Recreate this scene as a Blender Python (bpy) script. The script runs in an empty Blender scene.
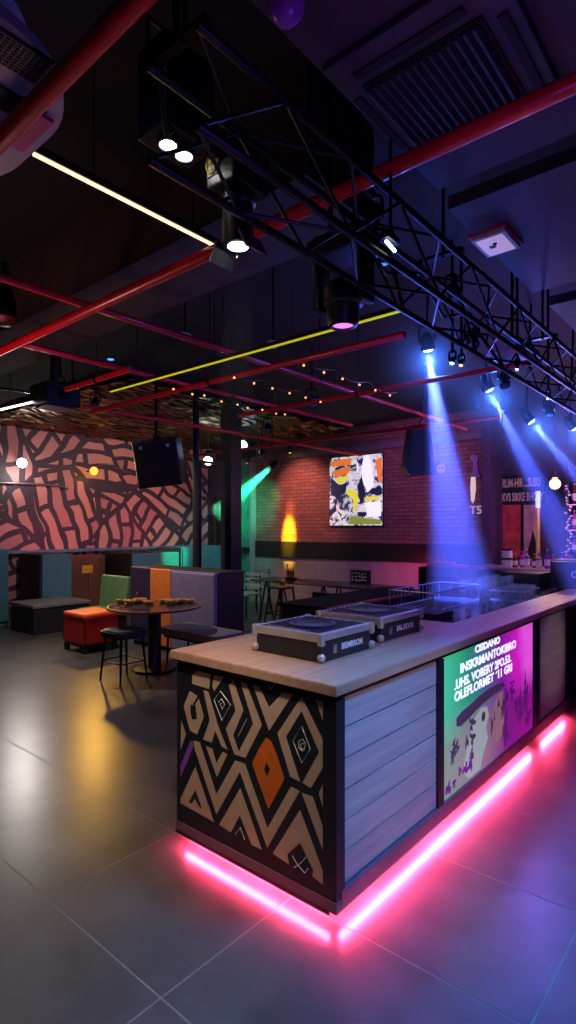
import bpy, bmesh, math, random
from mathutils import Vector, Matrix, Euler
random.seed(7)
C = bpy.context.scene.collection
PI = math.pi
# ------------------------------------------------------------------ camera model (metres; camera at the origin of x,y)
TH = math.radians(40.4); F = 567.0; U0 = 288.0; V0 = 528.0; EYE = 1.65
FX, FY = -math.sin(TH), math.cos(TH); RX, RY = math.cos(TH), math.sin(TH)
def ray(u, v):
    t = (u-U0)/F
    return Vector((FX+RX*t, FY+RY*t, (V0-v)/F))
def at_x(u, v, X):
    r = ray(u, v); d = X/r.x
    return Vector((X, r.y*d, EYE+r.z*d))
def at_y(u, v, Y):
    r = ray(u, v); d = Y/r.y
    return Vector((r.x*d, Y, EYE+r.z*d))
def at_z(u, v, Z):
    r = ray(u, v); d = (Z-EYE)/r.z
    return Vector((r.x*d, r.y*d, Z))
def at_d(u, v, d):
    r = ray(u, v)
    return Vector((r.x*d, r.y*d, EYE+r.z*d))

# ------------------------------------------------------------------ materials
def srgb(r, g, b):
    f = lambda c: (c/255/12.92) if c/255 <= 0.04045 else ((c/255+0.055)/1.055)**2.4
    return (f(r), f(g), f(b))
MATS = {}
def nt(m):
    m.use_nodes = True
    return m.node_tree, m.node_tree.nodes, m.node_tree.links
def mat(name, col, rough=0.5, metal=0.0, var=0.12, scale=12.0, bump=0.0, spec=0.5, trans=0.0, coat=0.0, alpha=1.0):
    if name in MATS: return MATS[name]
    m = bpy.data.materials.new(name); t, N, L = nt(m)
    b = N['Principled BSDF']
    b.inputs['Roughness'].default_value = rough; b.inputs['Metallic'].default_value = metal
    b.inputs['Specular IOR Level'].default_value = spec
    b.inputs['Transmission Weight'].default_value = trans
    b.inputs['Coat Weight'].default_value = coat
    tc = N.new('ShaderNodeTexCoord'); nz = N.new('ShaderNodeTexNoise')
    nz.inputs['Scale'].default_value = scale; nz.inputs['Detail'].default_value = 5
    L.new(tc.outputs['Object'], nz.inputs['Vector'])
    r = N.new('ShaderNodeValToRGB')
    c = Vector(col)
    lo = [max(0, x*(1-var)) for x in c]; hi = [min(1, x*(1+var)) for x in c]
    r.color_ramp.elements[0].position = 0.3; r.color_ramp.elements[1].position = 0.7
    r.color_ramp.elements[0].color = (*lo, 1); r.color_ramp.elements[1].color = (*hi, 1)
    L.new(nz.outputs['Fac'], r.inputs['Fac']); L.new(r.outputs['Color'], b.inputs['Base Color'])
    if bump:
        bp = N.new('ShaderNodeBump'); bp.inputs['Strength'].default_value = bump; bp.inputs['Distance'].default_value = 0.01
        L.new(nz.outputs['Fac'], bp.inputs['Height']); L.new(bp.outputs['Normal'], b.inputs['Normal'])
    MATS[name] = m
    return m
def glow(name, col, strength):
    if name in MATS: return MATS[name]
    m = bpy.data.materials.new(name); t, N, L = nt(m)
    b = N['Principled BSDF']
    b.inputs['Base Color'].default_value = (*[min(.9, x) for x in col], 1)
    b.inputs['Emission Color'].default_value = (*col, 1)
    b.inputs['Emission Strength'].default_value = strength
    MATS[name] = m
    return m
def ramp(N, stops, interp='LINEAR'):
    r = N.new('ShaderNodeValToRGB'); cr = r.color_ramp; cr.interpolation = interp
    while len(cr.elements) < len(stops): cr.elements.new(0.5)
    for e, (p, c) in zip(cr.elements, stops):
        e.position = p; e.color = (*c, 1)
    return r
def mapping(N, L, src, scale=(1,1,1), rot=(0,0,0), loc=(0,0,0)):
    mp = N.new('ShaderNodeMapping'); L.new(src, mp.inputs['Vector'])
    mp.inputs['Scale'].default_value = scale; mp.inputs['Rotation'].default_value = rot; mp.inputs['Location'].default_value = loc
    return mp

def mat_brick():
    m = bpy.data.materials.new('red_brick'); t, N, L = nt(m); b = N['Principled BSDF']
    tc = N.new('ShaderNodeTexCoord'); mp = mapping(N, L, tc.outputs['Object'], rot=(PI/2, 0, 0))
    br = N.new('ShaderNodeTexBrick'); L.new(mp.outputs['Vector'], br.inputs['Vector'])
    br.inputs['Scale'].default_value = 1.0
    br.inputs['Brick Width'].default_value = 0.22; br.inputs['Row Height'].default_value = 0.072
    br.inputs['Mortar Size'].default_value = 0.008; br.inputs['Mortar Smooth'].default_value = 0.3
    br.inputs['Color1'].default_value = (*srgb(160, 92, 78), 1); br.inputs['Color2'].default_value = (*srgb(132, 74, 64), 1)
    br.inputs['Mortar'].default_value = (*srgb(104, 66, 60), 1); br.inputs['Bias'].default_value = -0.2
    nz = N.new('ShaderNodeTexNoise'); nz.inputs['Scale'].default_value = 9; nz.inputs['Detail'].default_value = 6
    L.new(tc.outputs['Object'], nz.inputs['Vector'])
    mx = N.new('ShaderNodeMix'); mx.data_type = 'RGBA'; mx.blend_type = 'MULTIPLY'; mx.inputs['Factor'].default_value = 0.55
    L.new(br.outputs['Color'], mx.inputs['A']); L.new(nz.outputs['Color'], mx.inputs['B'])
    hs = N.new('ShaderNodeHueSaturation'); hs.inputs['Saturation'].default_value = 0.9; hs.inputs['Value'].default_value = 1.35
    L.new(mx.outputs['Result'], hs.inputs['Color']); L.new(hs.outputs['Color'], b.inputs['Base Color'])
    bp = N.new('ShaderNodeBump'); bp.inputs['Strength'].default_value = 0.7; bp.inputs['Distance'].default_value = 0.012; bp.invert = True
    L.new(br.outputs['Fac'], bp.inputs['Height']); L.new(bp.outputs['Normal'], b.inputs['Normal'])
    b.inputs['Roughness'].default_value = 0.75
    return m
def mat_mural():
    # salmon shards of changing direction on a dark ground
    m = bpy.data.materials.new('mural_paint'); t, N, L = nt(m); b = N['Principled BSDF']
    tc = N.new('ShaderNodeTexCoord')
    flat = mapping(N, L, tc.outputs['Object'], rot=(0, 0, 0))
    sx = N.new('ShaderNodeSeparateXYZ'); L.new(tc.outputs['Object'], sx.inputs['Vector'])
    cx = N.new('ShaderNodeCombineXYZ'); L.new(sx.outputs['Y'], cx.inputs['X']); L.new(sx.outputs['Z'], cx.inputs['Y'])
    wn = N.new('ShaderNodeTexNoise'); wn.inputs['Scale'].default_value = 1.6; wn.inputs['Detail'].default_value = 1
    L.new(cx.outputs['Vector'], wn.inputs['Vector'])
    ws = N.new('ShaderNodeVectorMath'); ws.operation = 'MULTIPLY_ADD'
    ws.inputs[1].default_value = (0.28, 0.28, 0); L.new(wn.outputs['Color'], ws.inputs[0]); L.new(cx.outputs['Vector'], ws.inputs[2])
    vo = N.new('ShaderNodeTexVoronoi'); vo.inputs['Scale'].default_value = .8
    L.new(ws.outputs['Vector'], vo.inputs['Vector'])
    sc = N.new('ShaderNodeSeparateColor'); L.new(vo.outputs['Color'], sc.inputs['Color'])
    an = N.new('ShaderNodeMath'); an.operation = 'MULTIPLY'; an.inputs[1].default_value = 6.283; L.new(sc.outputs['Red'], an.inputs[0])
    vr = N.new('ShaderNodeVectorRotate'); vr.rotation_type = 'Z_AXIS'
    L.new(ws.outputs['Vector'], vr.inputs['Vector']); L.new(an.outputs[0], vr.inputs['Angle'])
    br = N.new('ShaderNodeTexBrick'); L.new(vr.outputs['Vector'], br.inputs['Vector'])
    br.inputs['Scale'].default_value = 1.0; br.inputs['Brick Width'].default_value = 0.85; br.inputs['Row Height'].default_value = 0.27
    br.inputs['Mortar Size'].default_value = 0.05; br.inputs['Mortar Smooth'].default_value = 0.0
    br.inputs['Color1'].default_value = (*srgb(206, 150, 130), 1); br.inputs['Color2'].default_value = (*srgb(180, 122, 120), 1)
    br.inputs['Mortar'].default_value = (*srgb(58, 48, 56), 1)
    ve = N.new('ShaderNodeTexVoronoi'); ve.feature = 'DISTANCE_TO_EDGE'; ve.inputs['Scale'].default_value = .8
    L.new(ws.outputs['Vector'], ve.inputs['Vector'])
    th = N.new('ShaderNodeMath'); th.operation = 'LESS_THAN'; th.inputs[1].default_value = 0.035; L.new(ve.outputs['Distance'], th.inputs[0])
    mx = N.new('ShaderNodeMix'); mx.data_type = 'RGBA'; L.new(th.outputs[0], mx.inputs['Factor'])
    L.new(br.outputs['Color'], mx.inputs['A']); mx.inputs['B'].default_value = (*srgb(58, 48, 56), 1)
    L.new(mx.outputs['Result'], b.inputs['Base Color']); b.inputs['Roughness'].default_value = 0.6
    return m
def mat_tile():
    m = bpy.data.materials.new('concrete_tile'); t, N, L = nt(m); b = N['Principled BSDF']
    tc = N.new('ShaderNodeTexCoord')
    n1 = N.new('ShaderNodeTexNoise'); n1.inputs['Scale'].default_value = 3.0; n1.inputs['Detail'].default_value = 6; n1.inputs['Roughness'].default_value = 0.55
    L.new(tc.outputs['Object'], n1.inputs['Vector'])
    r = ramp(N, [(0.1, srgb(36, 35, 35)), (0.9, srgb(92, 89, 87))]); L.new(n1.outputs['Fac'], r.inputs['Fac'])
    L.new(r.outputs['Color'], b.inputs['Base Color'])
    n2 = N.new('ShaderNodeTexNoise'); n2.inputs['Scale'].default_value = 7; n2.inputs['Detail'].default_value = 8
    L.new(tc.outputs['Object'], n2.inputs['Vector'])
    r2 = ramp(N, [(0.1, (.278,)*3), (0.9, (.315,)*3)]); L.new(n2.outputs['Fac'], r2.inputs['Fac']); L.new(r2.outputs['Color'], b.inputs['Roughness'])
    bp = N.new('ShaderNodeBump'); bp.inputs['Strength'].default_value = 0.05; bp.inputs['Distance'].default_value = 0.01
    L.new(n2.outputs['Fac'], bp.inputs['Height']); L.new(bp.outputs['Normal'], b.inputs['Normal'])
    return m
def mat_wood(name, c1, c2, axis=0, rough=0.45, scale=1.0):
    m = bpy.data.materials.new(name); t, N, L = nt(m); b = N['Principled BSDF']
    tc = N.new('ShaderNodeTexCoord'); s = [14*scale]*3; s[axis] = 0.9*scale
    mp = mapping(N, L, tc.outputs['Object'], scale=s)
    nz = N.new('ShaderNodeTexNoise'); nz.inputs['Scale'].default_value = 1.6; nz.inputs['Detail'].default_value = 8; nz.inputs['Distortion'].default_value = 0.6
    L.new(mp.outputs['Vector'], nz.inputs['Vector'])
    r = ramp(N, [(0.3, c1), (0.7, c2)]); L.new(nz.outputs['Fac'], r.inputs['Fac']); L.new(r.outputs['Color'], b.inputs['Base Color'])
    bp = N.new('ShaderNodeBump'); bp.inputs['Strength'].default_value = 0.06; bp.inputs['Distance'].default_value = 0.002
    L.new(nz.outputs['Fac'], bp.inputs['Height']); L.new(bp.outputs['Normal'], b.inputs['Normal'])
    b.inputs['Roughness'].default_value = rough
    return m
def mat_foil():
    m = bpy.data.materials.new('gold_foil'); t, N, L = nt(m); b = N['Principled BSDF']
    tc = N.new('ShaderNodeTexCoord'); vo = N.new('ShaderNodeTexVoronoi'); vo.inputs['Scale'].default_value = 5
    mp = mapping(N, L, tc.outputs['Object'], scale=(1.6, .55, 1)); L.new(mp.outputs['Vector'], vo.inputs['Vector'])
    bp = N.new('ShaderNodeBump'); bp.inputs['Strength'].default_value = 1.0; bp.inputs['Distance'].default_value = 0.12
    L.new(vo.outputs['Distance'], bp.inputs['Height']); L.new(bp.outputs['Normal'], b.inputs['Normal'])
    b.inputs['Base Color'].default_value = (*srgb(104, 78, 54), 1); b.inputs['Metallic'].default_value = 1; b.inputs['Roughness'].default_value = 0.33
    return m
def mat_sign():
    # back-lit print: green to magenta
    m = bpy.data.materials.new('sign_print'); t, N, L = nt(m); b = N['Principled BSDF']
    tc = N.new('ShaderNodeTexCoord'); sp = N.new('ShaderNodeSeparateXYZ'); L.new(tc.outputs['Generated'], sp.inputs['Vector'])
    nz = N.new('ShaderNodeTexNoise'); nz.inputs['Scale'].default_value = 3; nz.inputs['Detail'].default_value = 4; L.new(tc.outputs['Generated'], nz.inputs['Vector'])
    ad = N.new('ShaderNodeMath'); ad.operation = 'MULTIPLY_ADD'; ad.inputs[1].default_value = 0.22; L.new(nz.outputs['Fac'], ad.inputs[0]); L.new(sp.outputs['Y'], ad.inputs[2])
    top = ramp(N, [(0.1, srgb(70, 190, 130)), (0.32, srgb(45, 150, 110)), (0.5, srgb(70, 90, 140)), (0.68, srgb(130, 30, 160)), (0.9, srgb(225, 30, 200)), (1.0, srgb(240, 90, 225))])
    L.new(ad.outputs[0], top.inputs['Fac'])
    low = ramp(N, [(0.1, srgb(120, 150, 120)), (0.45, srgb(150, 120, 125)), (0.75, srgb(120, 25, 130)), (1.0, srgb(150, 20, 140))])
    L.new(ad.outputs[0], low.inputs['Fac'])
    az = N.new('ShaderNodeMapRange'); az.inputs['From Min'].default_value = 0.35; az.inputs['From Max'].default_value = 0.6; L.new(sp.outputs['Z'], az.inputs['Value'])
    mx = N.new('ShaderNodeMix'); mx.data_type = 'RGBA'; L.new(az.outputs['Result'], mx.inputs['Factor'])
    L.new(low.outputs['Color'], mx.inputs['A']); L.new(top.outputs['Color'], mx.inputs['B'])
    L.new(mx.outputs['Result'], b.inputs['Base Color']); L.new(mx.outputs['Result'], b.inputs['Emission Color'])
    b.inputs['Emission Strength'].default_value = 0.75; b.inputs['Roughness'].default_value = 0.35
    return m
def mat_poster():
    m = bpy.data.materials.new('poster_print'); t, N, L = nt(m); b = N['Principled BSDF']
    tc = N.new('ShaderNodeTexCoord')
    mp = mapping(N, L, tc.outputs['Generated'], scale=(1, 1, 1.35), rot=(0, .5, 0))
    n1 = N.new('ShaderNodeTexNoise'); n1.inputs['Scale'].default_value = 5.5; n1.inputs['Detail'].default_value = 4; n1.inputs['Distortion'].default_value = 1.2
    L.new(mp.outputs['Vector'], n1.inputs['Vector'])
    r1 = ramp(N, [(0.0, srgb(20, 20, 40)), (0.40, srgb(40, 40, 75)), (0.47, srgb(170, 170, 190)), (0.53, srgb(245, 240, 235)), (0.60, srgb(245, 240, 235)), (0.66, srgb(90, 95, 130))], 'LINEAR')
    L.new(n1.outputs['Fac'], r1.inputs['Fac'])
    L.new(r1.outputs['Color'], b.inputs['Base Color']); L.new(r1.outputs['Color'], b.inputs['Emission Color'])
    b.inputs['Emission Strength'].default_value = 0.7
    return m
def mat_haze_ball(name, dens, R_):
    m = bpy.data.materials.new(name); t, N, L = nt(m)
    N.remove(N['Principled BSDF']); o = N['Material Output']
    tc = N.new('ShaderNodeTexCoord'); ln = N.new('ShaderNodeVectorMath'); ln.operation = 'LENGTH'; L.new(tc.outputs['Object'], ln.inputs[0])
    mr = N.new('ShaderNodeMapRange'); mr.inputs['From Min'].default_value = 0; mr.inputs['From Max'].default_value = R_; mr.inputs['To Min'].default_value = 1; mr.inputs['To Max'].default_value = 0
    L.new(ln.outputs['Value'], mr.inputs['Value'])
    pw_ = N.new('ShaderNodeMath'); pw_.operation = 'POWER'; pw_.inputs[1].default_value = 2; L.new(mr.outputs['Result'], pw_.inputs[0])
    ml = N.new('ShaderNodeMath'); ml.operation = 'MULTIPLY'; ml.inputs[1].default_value = dens; L.new(pw_.outputs[0], ml.inputs[0])
    vs = N.new('ShaderNodeVolumeScatter'); L.new(ml.outputs[0], vs.inputs['Density']); L.new(vs.outputs['Volume'], o.inputs['Volume'])
    return m
def mat_haze(name, dens, col=(1, 1, 1)):
    m = bpy.data.materials.new(name); t, N, L = nt(m)
    N.remove(N['Principled BSDF']); o = N['Material Output']
    vs = N.new('ShaderNodeVolumeScatter'); vs.inputs['Color'].default_value = (*col, 1); vs.inputs['Density'].default_value = dens; vs.inputs['Anisotropy'].default_value = 0.0
    L.new(vs.outputs['Volume'], o.inputs['Volume'])
    return m

BRICK = mat_brick(); MURAL = mat_mural(); TILE = mat_tile(); FOIL = mat_foil(); SIGN = mat_sign(); POSTER = mat_poster()
GROUT = mat('grout', srgb(128, 116, 108), 0.8)
OAK = mat_wood('oak_counter', srgb(176, 126, 96), srgb(204, 156, 124), 1, 0.38)
PLANK = mat_wood('grey_plank', srgb(158, 142, 136), srgb(186, 170, 162), 1, 0.5, 0.8)
DWOOD = mat_wood('brown_wood', srgb(80, 50, 30), srgb(112, 74, 46), 2, 0.5)
TBLW = mat_wood('table_edge_wood', srgb(110, 70, 44), srgb(140, 92, 60), 0, 0.4)
BLK = mat('black_paint', (.012, .012, .013), 0.42)
BLKG = mat('black_gloss', (.010, .010, .012), 0.12)
BLKP = mat('black_plastic', (.007, .007, .009), 0.38, bump=0.1, scale=60)
BLKM = mat('black_steel', (.02, .02, .022), 0.35, 0.8)
CEIL = mat('ceiling_black', (.010, .009, .011), 0.85, bump=.2)
CONC = mat('dark_concrete', srgb(70, 56, 54), 0.85, bump=0.4, scale=6, var=.25)
PANEL = mat('ceiling_board', srgb(70, 66, 80), 0.6)
PANELD = mat('grille_black', srgb(14, 13, 16), 0.7)
REDP = mat('red_pipe_paint', srgb(225, 14, 46), 0.35, coat=.3)
STEEL = mat('steel', srgb(190, 190, 195), 0.25, 1.0)
TRUSSM = mat('truss_metal', srgb(44, 46, 52), 0.4, 0.9)
ALU = mat('aluminium_edge', srgb(206, 192, 186), 0.3, .55)
WHITEP = mat('white_plastic', srgb(215, 208, 210), 0.4)
BEIGE = mat('beige_paint', srgb(196, 158, 124), 0.6, var=.08)
ORANGEP = mat('orange_paint', srgb(214, 100, 20), 0.55)
WHITELN = mat('white_line_paint', srgb(225, 215, 205), 0.6)
BEIGELIT = mat('magenta_lit_beige', srgb(150, 70, 170), 0.55)
NAVY = mat('navy_vinyl', srgb(44, 36, 66), 0.5)
TEAL = mat('teal_vinyl', srgb(72, 118, 132), 0.5)
GREEN = mat('green_vinyl', srgb(92, 124, 80), 0.5)
ORANGEV = mat('orange_vinyl', srgb(214, 112, 50), 0.5)
LILAC = mat('lilac_vinyl', srgb(120, 108, 142), 0.5)
REDV = mat('red_vinyl', srgb(190, 30, 38), 0.45)
CHAR = mat('charcoal_vinyl', srgb(106, 101, 106), 0.5)
BLKV = mat('black_vinyl', srgb(30, 27, 30), 0.5)
PLASTER = mat('grey_plaster', srgb(150, 140, 138), 0.8)
TEALP = mat('teal_wall_paint', srgb(40, 140, 120), 0.6, var=.45, scale=4)
GOLD = mat('gold_metal', srgb(244, 206, 124), 0.3, .6)
CREAM = mat('cream_plastic', srgb(232, 214, 180), 0.5)
REDPOST = mat('poster_red', srgb(190, 60, 66), 0.5, var=.5, scale=7)
PEACH = mat('poster_peach', srgb(214, 160, 128), 0.5, var=.4, scale=6)
LETTER = mat('cream_lettering', srgb(226, 204, 164), 0.5)
LABELW = mat('white_lettering', srgb(230, 226, 222), 0.5)
DBLUE = mat('deck_blue_black', srgb(20, 20, 40), 0.5, spec=.3)
GLASS = mat('clear_glass', (.9, .93, .95), 0.04, trans=.88, var=0)
PANE = mat('pane_glass', (.95, .97, .98), 0.0, trans=1.0, var=0)
AMBER = mat('amber_glass', srgb(170, 90, 30), 0.05, trans=.7)
VIOLETG = mat('violet_glass', srgb(150, 80, 220), 0.05, trans=.6)
MAGG = mat('magenta_glass', srgb(230, 60, 190), 0.05, trans=.5)

# ------------------------------------------------------------------ mesh builder
class MB:
    def __init__(s): s.bm = bmesh.new(); s.mi = 0; s.bv = False
    def _tag(s, fs):
        for f in fs: f.material_index = s.mi
    def box(s, lo, hi, bev=0.0, seg=2, rot=None, piv=None):
        lo = Vector(lo); hi = Vector(hi)
        r = bmesh.ops.create_cube(s.bm, size=1.0, matrix=Matrix.Translation((lo+hi)/2) @ Matrix.Diagonal((*(hi-lo), 1)))
        vs = r['verts']; fs = list({f for v in vs for f in v.link_faces}); s._tag(fs)
        if bev > 0:
            s.bv = True
            es = list({e for v in vs for e in v.link_edges})
            q = bmesh.ops.bevel(s.bm, geom=es, offset=bev, segments=seg, affect='EDGES', profile=0.5)
            s._tag(q['faces']); vs = list({v for f in q['faces'] for v in f.verts} | {v for v in vs if v.is_valid})
        if rot is not None:
            p = Vector(piv) if piv is not None else (lo+hi)/2
            M = Matrix.Translation(p) @ rot.to_4x4() @ Matrix.Translation(-p)
            for v in {v for v in vs if v.is_valid}: v.co = M @ v.co
        return s
    def cyl(s, p, q, r, r2=None, seg=16, cap=True):
        p = Vector(p); q = Vector(q); r2 = r if r2 is None else r2
        d = q-p; M = Matrix.Translation((p+q)/2) @ d.to_track_quat('Z', 'Y').to_matrix().to_4x4()
        o = bmesh.ops.create_cone(s.bm, cap_ends=cap, segments=seg, radius1=r, radius2=r2, depth=d.length, matrix=M)
        s._tag({f for v in o['verts'] for f in v.link_faces}); return s
    def sph(s, c, r, seg=16, sc=(1, 1, 1)):
        o = bmesh.ops.create_uvsphere(s.bm, u_segments=seg, v_segments=max(6, seg//2), radius=r, matrix=Matrix.Translation(c) @ Matrix.Diagonal((*sc, 1)))
        s._tag({f for v in o['verts'] for f in v.link_faces}); return s
    def tube(s, pts, r, seg=10, close=False):
        pts = [Vector(p) for p in pts]; n = len(pts); rings = []; up = None
        for i, p in enumerate(pts):
            a = pts[(i-1) % n] if (i or close) else p; b = pts[(i+1) % n] if (i < n-1 or close) else p
            d = (b-a).normalized()
            if up is None:
                up = Vector((0, 0, 1)) if abs(d.z) < 0.9 else Vector((1, 0, 0))
            x = d.cross(up).normalized(); y = x.cross(d).normalized(); up = y
            rr = r[i] if isinstance(r, (list, tuple)) else r
            rings.append([s.bm.verts.new(p+(x*math.cos(2*PI*k/seg)+y*math.sin(2*PI*k/seg))*rr) for k in range(seg)])
        fs = []
        for i in range(n if close else n-1):
            A, B = rings[i], rings[(i+1) % n]
            for k in range(seg):
                fs.append(s.bm.faces.new((A[k], A[(k+1) % seg], B[(k+1) % seg], B[k])))
        if not close:
            fs.append(s.bm.faces.new(rings[0][::-1])); fs.append(s.bm.faces.new(rings[-1]))
        s._tag(fs); return s
    def lathe(s, prof, c=(0, 0, 0), seg=24, axis=None):
        c = Vector(c); rings = []; M = Matrix.Identity(3) if axis is None else Vector(axis).normalized().to_track_quat('Z', 'Y').to_matrix()
        for r, z in prof:
            if r < 1e-5: rings.append([s.bm.verts.new(c+M @ Vector((0, 0, z)))])
            else: rings.append([s.bm.verts.new(c+M @ Vector((r*math.cos(2*PI*k/seg), r*math.sin(2*PI*k/seg), z))) for k in range(seg)])
        fs = []
        for A, B in zip(rings, rings[1:]):
            for k in range(seg):
                k2 = (k+1) % seg
                if len(A) == 1 and len(B) == 1: continue
                if len(A) == 1: fs.append(s.bm.faces.new((A[0], B[k2], B[k])))
                elif len(B) == 1: fs.append(s.bm.faces.new((A[k], A[k2], B[0])))
                else: fs.append(s.bm.faces.new((A[k], A[k2], B[k2], B[k])))
        s._tag(fs); return s
    def prism(s, pts, off):
        off = Vector(off); a = [s.bm.verts.new(Vector(p)) for p in pts]; b = [s.bm.verts.new(Vector(p)+off) for p in pts]
        n = len(a); fs = [s.bm.faces.new(a), s.bm.faces.new(b[::-1])]
        for i in range(n): fs.append(s.bm.faces.new((a[(i+1) % n], a[i], b[i], b[(i+1) % n])))
        s._tag(fs); return s
    def rrect(s, cx, cy, hx, hy, r, z0, z1, seg=6):
        pts = []
        for qx, qy, a0 in ((1, 1, 0), (-1, 1, 90), (-1, -1, 180), (1, -1, 270)):
            for k in range(seg+1):
                a = math.radians(a0+90*k/seg); pts.append((cx+qx*(hx-r)+r*math.cos(a), cy+qy*(hy-r)+r*math.sin(a), z0))
        return s.prism(pts, (0, 0, z1-z0))
def link(name, bm, mats, parent=None, smooth=True):
    bmesh.ops.recalc_face_normals(bm, faces=bm.faces)
    me = bpy.data.meshes.new(name)
    if parent is not None:
        bpy.context.view_layer.update()
        bm.transform(WORLD[parent.name].inverted()) if parent.name in WORLD else None
    bm.to_mesh(me); bm.free()
    for mm in (mats if isinstance(mats, (list, tuple)) else [mats]): me.materials.append(mm)
    if smooth:
        me.polygons.foreach_set('use_smooth', [True]*len(me.polygons))
        try: me.set_sharp_from_angle(angle=math.radians(35))
        except Exception: pass
    o = bpy.data.objects.new(name, me); C.objects.link(o)
    if parent is not None:
        o.parent = parent
        WORLD[o.name] = WORLD.get(parent.name, Matrix.Identity(4))
    return o
WORLD = {}
def thing(name, label, cat, loc=(0, 0, 0), group=None):
    """an Empty at the thing's base; parts below are given in world coordinates"""
    o = bpy.data.objects.new(name, None); C.objects.link(o); o.location = loc; o.empty_display_size = .1
    o['label'] = label; o['category'] = cat
    if group: o['group'] = group
    WORLD[o.name] = Matrix.Translation(loc)
    return o
def weigh(o, mb):
    if mb.bv:
        w_ = o.modifiers.new('weighted_normals', 'WEIGHTED_NORMAL'); w_.keep_sharp = True; w_.weight = 80
def part(name, mb, m, parent, label=None, smooth=True):
    o = link(name, mb.bm, m, parent, smooth)
    weigh(o, mb)
    if label: o['label'] = label
    return o
def solo(name, mb, m, label, cat, group=None, kind=None, smooth=True):
    o = link(name, mb.bm, m, None, smooth); weigh(o, mb)
    o['label'] = label; o['category'] = cat
    if group: o['group'] = group
    if kind: o['kind'] = kind
    return o
def struct(name, mb, m, smooth=False):
    o = link(name, mb.bm, m, None, smooth); o['kind'] = 'structure'; return o
def children(o): return [c for c in bpy.data.objects if c.parent == o]
def copy_tree(o, loc=None, label=None, rotz=0.0):
    kids = {}
    for c in bpy.data.objects:
        if c.parent: kids.setdefault(c.parent.name, []).append(c)
    def rec(src, parent):
        d = src.copy(); C.objects.link(d)
        if parent is not None: d.parent = parent
        for k in kids.get(src.name, []): rec(k, d)
        return d
    d = rec(o, None)
    if loc is not None: d.location = loc
    d.rotation_euler.z += rotz
    if label: d['label'] = label
    return d
def text(name, body, size, M, m, parent, extrude=0.002, bold=0.0, width=None, align='LEFT', space=1.0):
    cu = bpy.data.curves.new(name, 'FONT'); cu.body = body; cu.size = size; cu.extrude = extrude; cu.offset = bold; cu.align_x = align; cu.space_character = space
    cu.resolution_u = 3
    tmp = bpy.data.objects.new(name, cu); C.objects.link(tmp); bpy.context.view_layer.update()
    dg = bpy.context.evaluated_depsgraph_get(); me = bpy.data.meshes.new_from_object(tmp.evaluated_get(dg))
    bpy.data.objects.remove(tmp); bm = bmesh.new(); bm.from_mesh(me); bpy.data.meshes.remove(me)
    if width:
        xs = [v.co.x for v in bm.verts]; w = max(xs)-min(xs); x0 = min(xs)
        for v in bm.verts: v.co.x = (v.co.x-x0)*width/w
    bm.transform(M)
    return link(name, bm, m, parent, False)
def frame_x(p):   # text plane facing +X, reading along +Y
    return Matrix.Translation(p) @ Matrix(((0, 0, 1, 0), (1, 0, 0, 0), (0, 1, 0, 0), (0, 0, 0, 1)))
def frame_y(p):   # text plane facing -Y, reading along +X
    return Matrix.Translation(p) @ Matrix(((1, 0, 0, 0), (0, 0, -1, 0), (0, 1, 0, 0), (0, 0, 0, 1)))
def lamp(kind, loc, power, col, to=None, size=0.05, angle=30, blend=0.4, name=None):
    l = bpy.data.lights.new(name or kind.lower()+'_lamp', kind); l.energy = power; l.color = col
    if kind in ('POINT', 'SPOT'): l.shadow_soft_size = size
    if kind == 'AREA': l.size = size
    if kind == 'SPOT': l.spot_size = math.radians(angle); l.spot_blend = blend
    o = bpy.data.objects.new(name or kind.lower()+'_lamp', l); C.objects.link(o); o.location = loc
    if to is not None: o.rotation_euler = (Vector(to)-Vector(loc)).to_track_quat('-Z', 'Y').to_euler()
    return o

# ================================================================== SETTING
# floor: large tiles with light grout
m = MB(); m.mi = 0; m.box((-10.6, -2.6, -.12), (3.1, 10.6, -.002)); m.mi = 1
XL = [-10.8, -9.97, -9.14, -8.31, -7.48, -6.65, -5.82, -4.98, -4.13, -3.21, -2.457, -1.63, -.605, .24, 1.08, 1.92, 2.76, 3.2]
YL = [-2.9] + [1.227-.717*k for k in range(5, 0, -1)] + [1.227, 1.94, 2.66, 3.38] + [3.38+.72*k for k in range(1, 11)]
g = .0035
for x0, x1 in zip(XL, XL[1:]):
    for y0, y1 in zip(YL, YL[1:]):
        a, b_, c, d = max(x0, -10.6)+g, min(x1, 3.1)-g, max(y0, -2.6)+g, min(y1, 10.6)-g
        if b_ > a and d > c:
            vs = [m.bm.verts.new(p) for p in ((a, c, 0), (b_, c, 0), (b_, d, 0), (a, d, 0))]
            m.bm.faces.new(vs).material_index = 1
struct('floor', m, [GROUT, TILE])
m = MB().box((-10.7, -2.7, 3.62), (3.2, 10.7, 3.75)); struct('ceiling', m, CEIL)
m = MB().box((-10.65, -2.7, 0), (-10.5, 10.7, 3.62)); struct('wall_left', m, MURAL)
m = MB().box((-8.77, 9.2, 1.36), (-3.56, 9.4, 3.62)); struct('wall_back', m, BRICK)
m = MB().box((-8.77, 9.2, 0), (-3.56, 9.4, 1.03)); struct('wall_back_lower', m, PLASTER)
m = MB().box((-8.77, 9.17, 1.03), (-3.56, 9.4, 1.36)); struct('trim_1', m, BLK)
m = MB().box((-8.85, 9.12, 3.12), (-3.56, 9.2, 3.24), .008); struct('trim_2', m, mat('trim_grey', srgb(120, 96, 100), .7))
m = MB().box((-10.5, 9.3, 0), (-8.77, 9.4, 3.62)); struct('wall_back_corner', m, BLK)
m = MB().box((-9.26, 9.12, 0), (-8.86, 9.3, 3.2), .01); struct('column_teal', m, TEALP)
m = MB().box((-8.86, 9.08, 0), (-8.77, 9.4, 3.12), .01); struct('column_edge', m, PLASTER)
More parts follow.
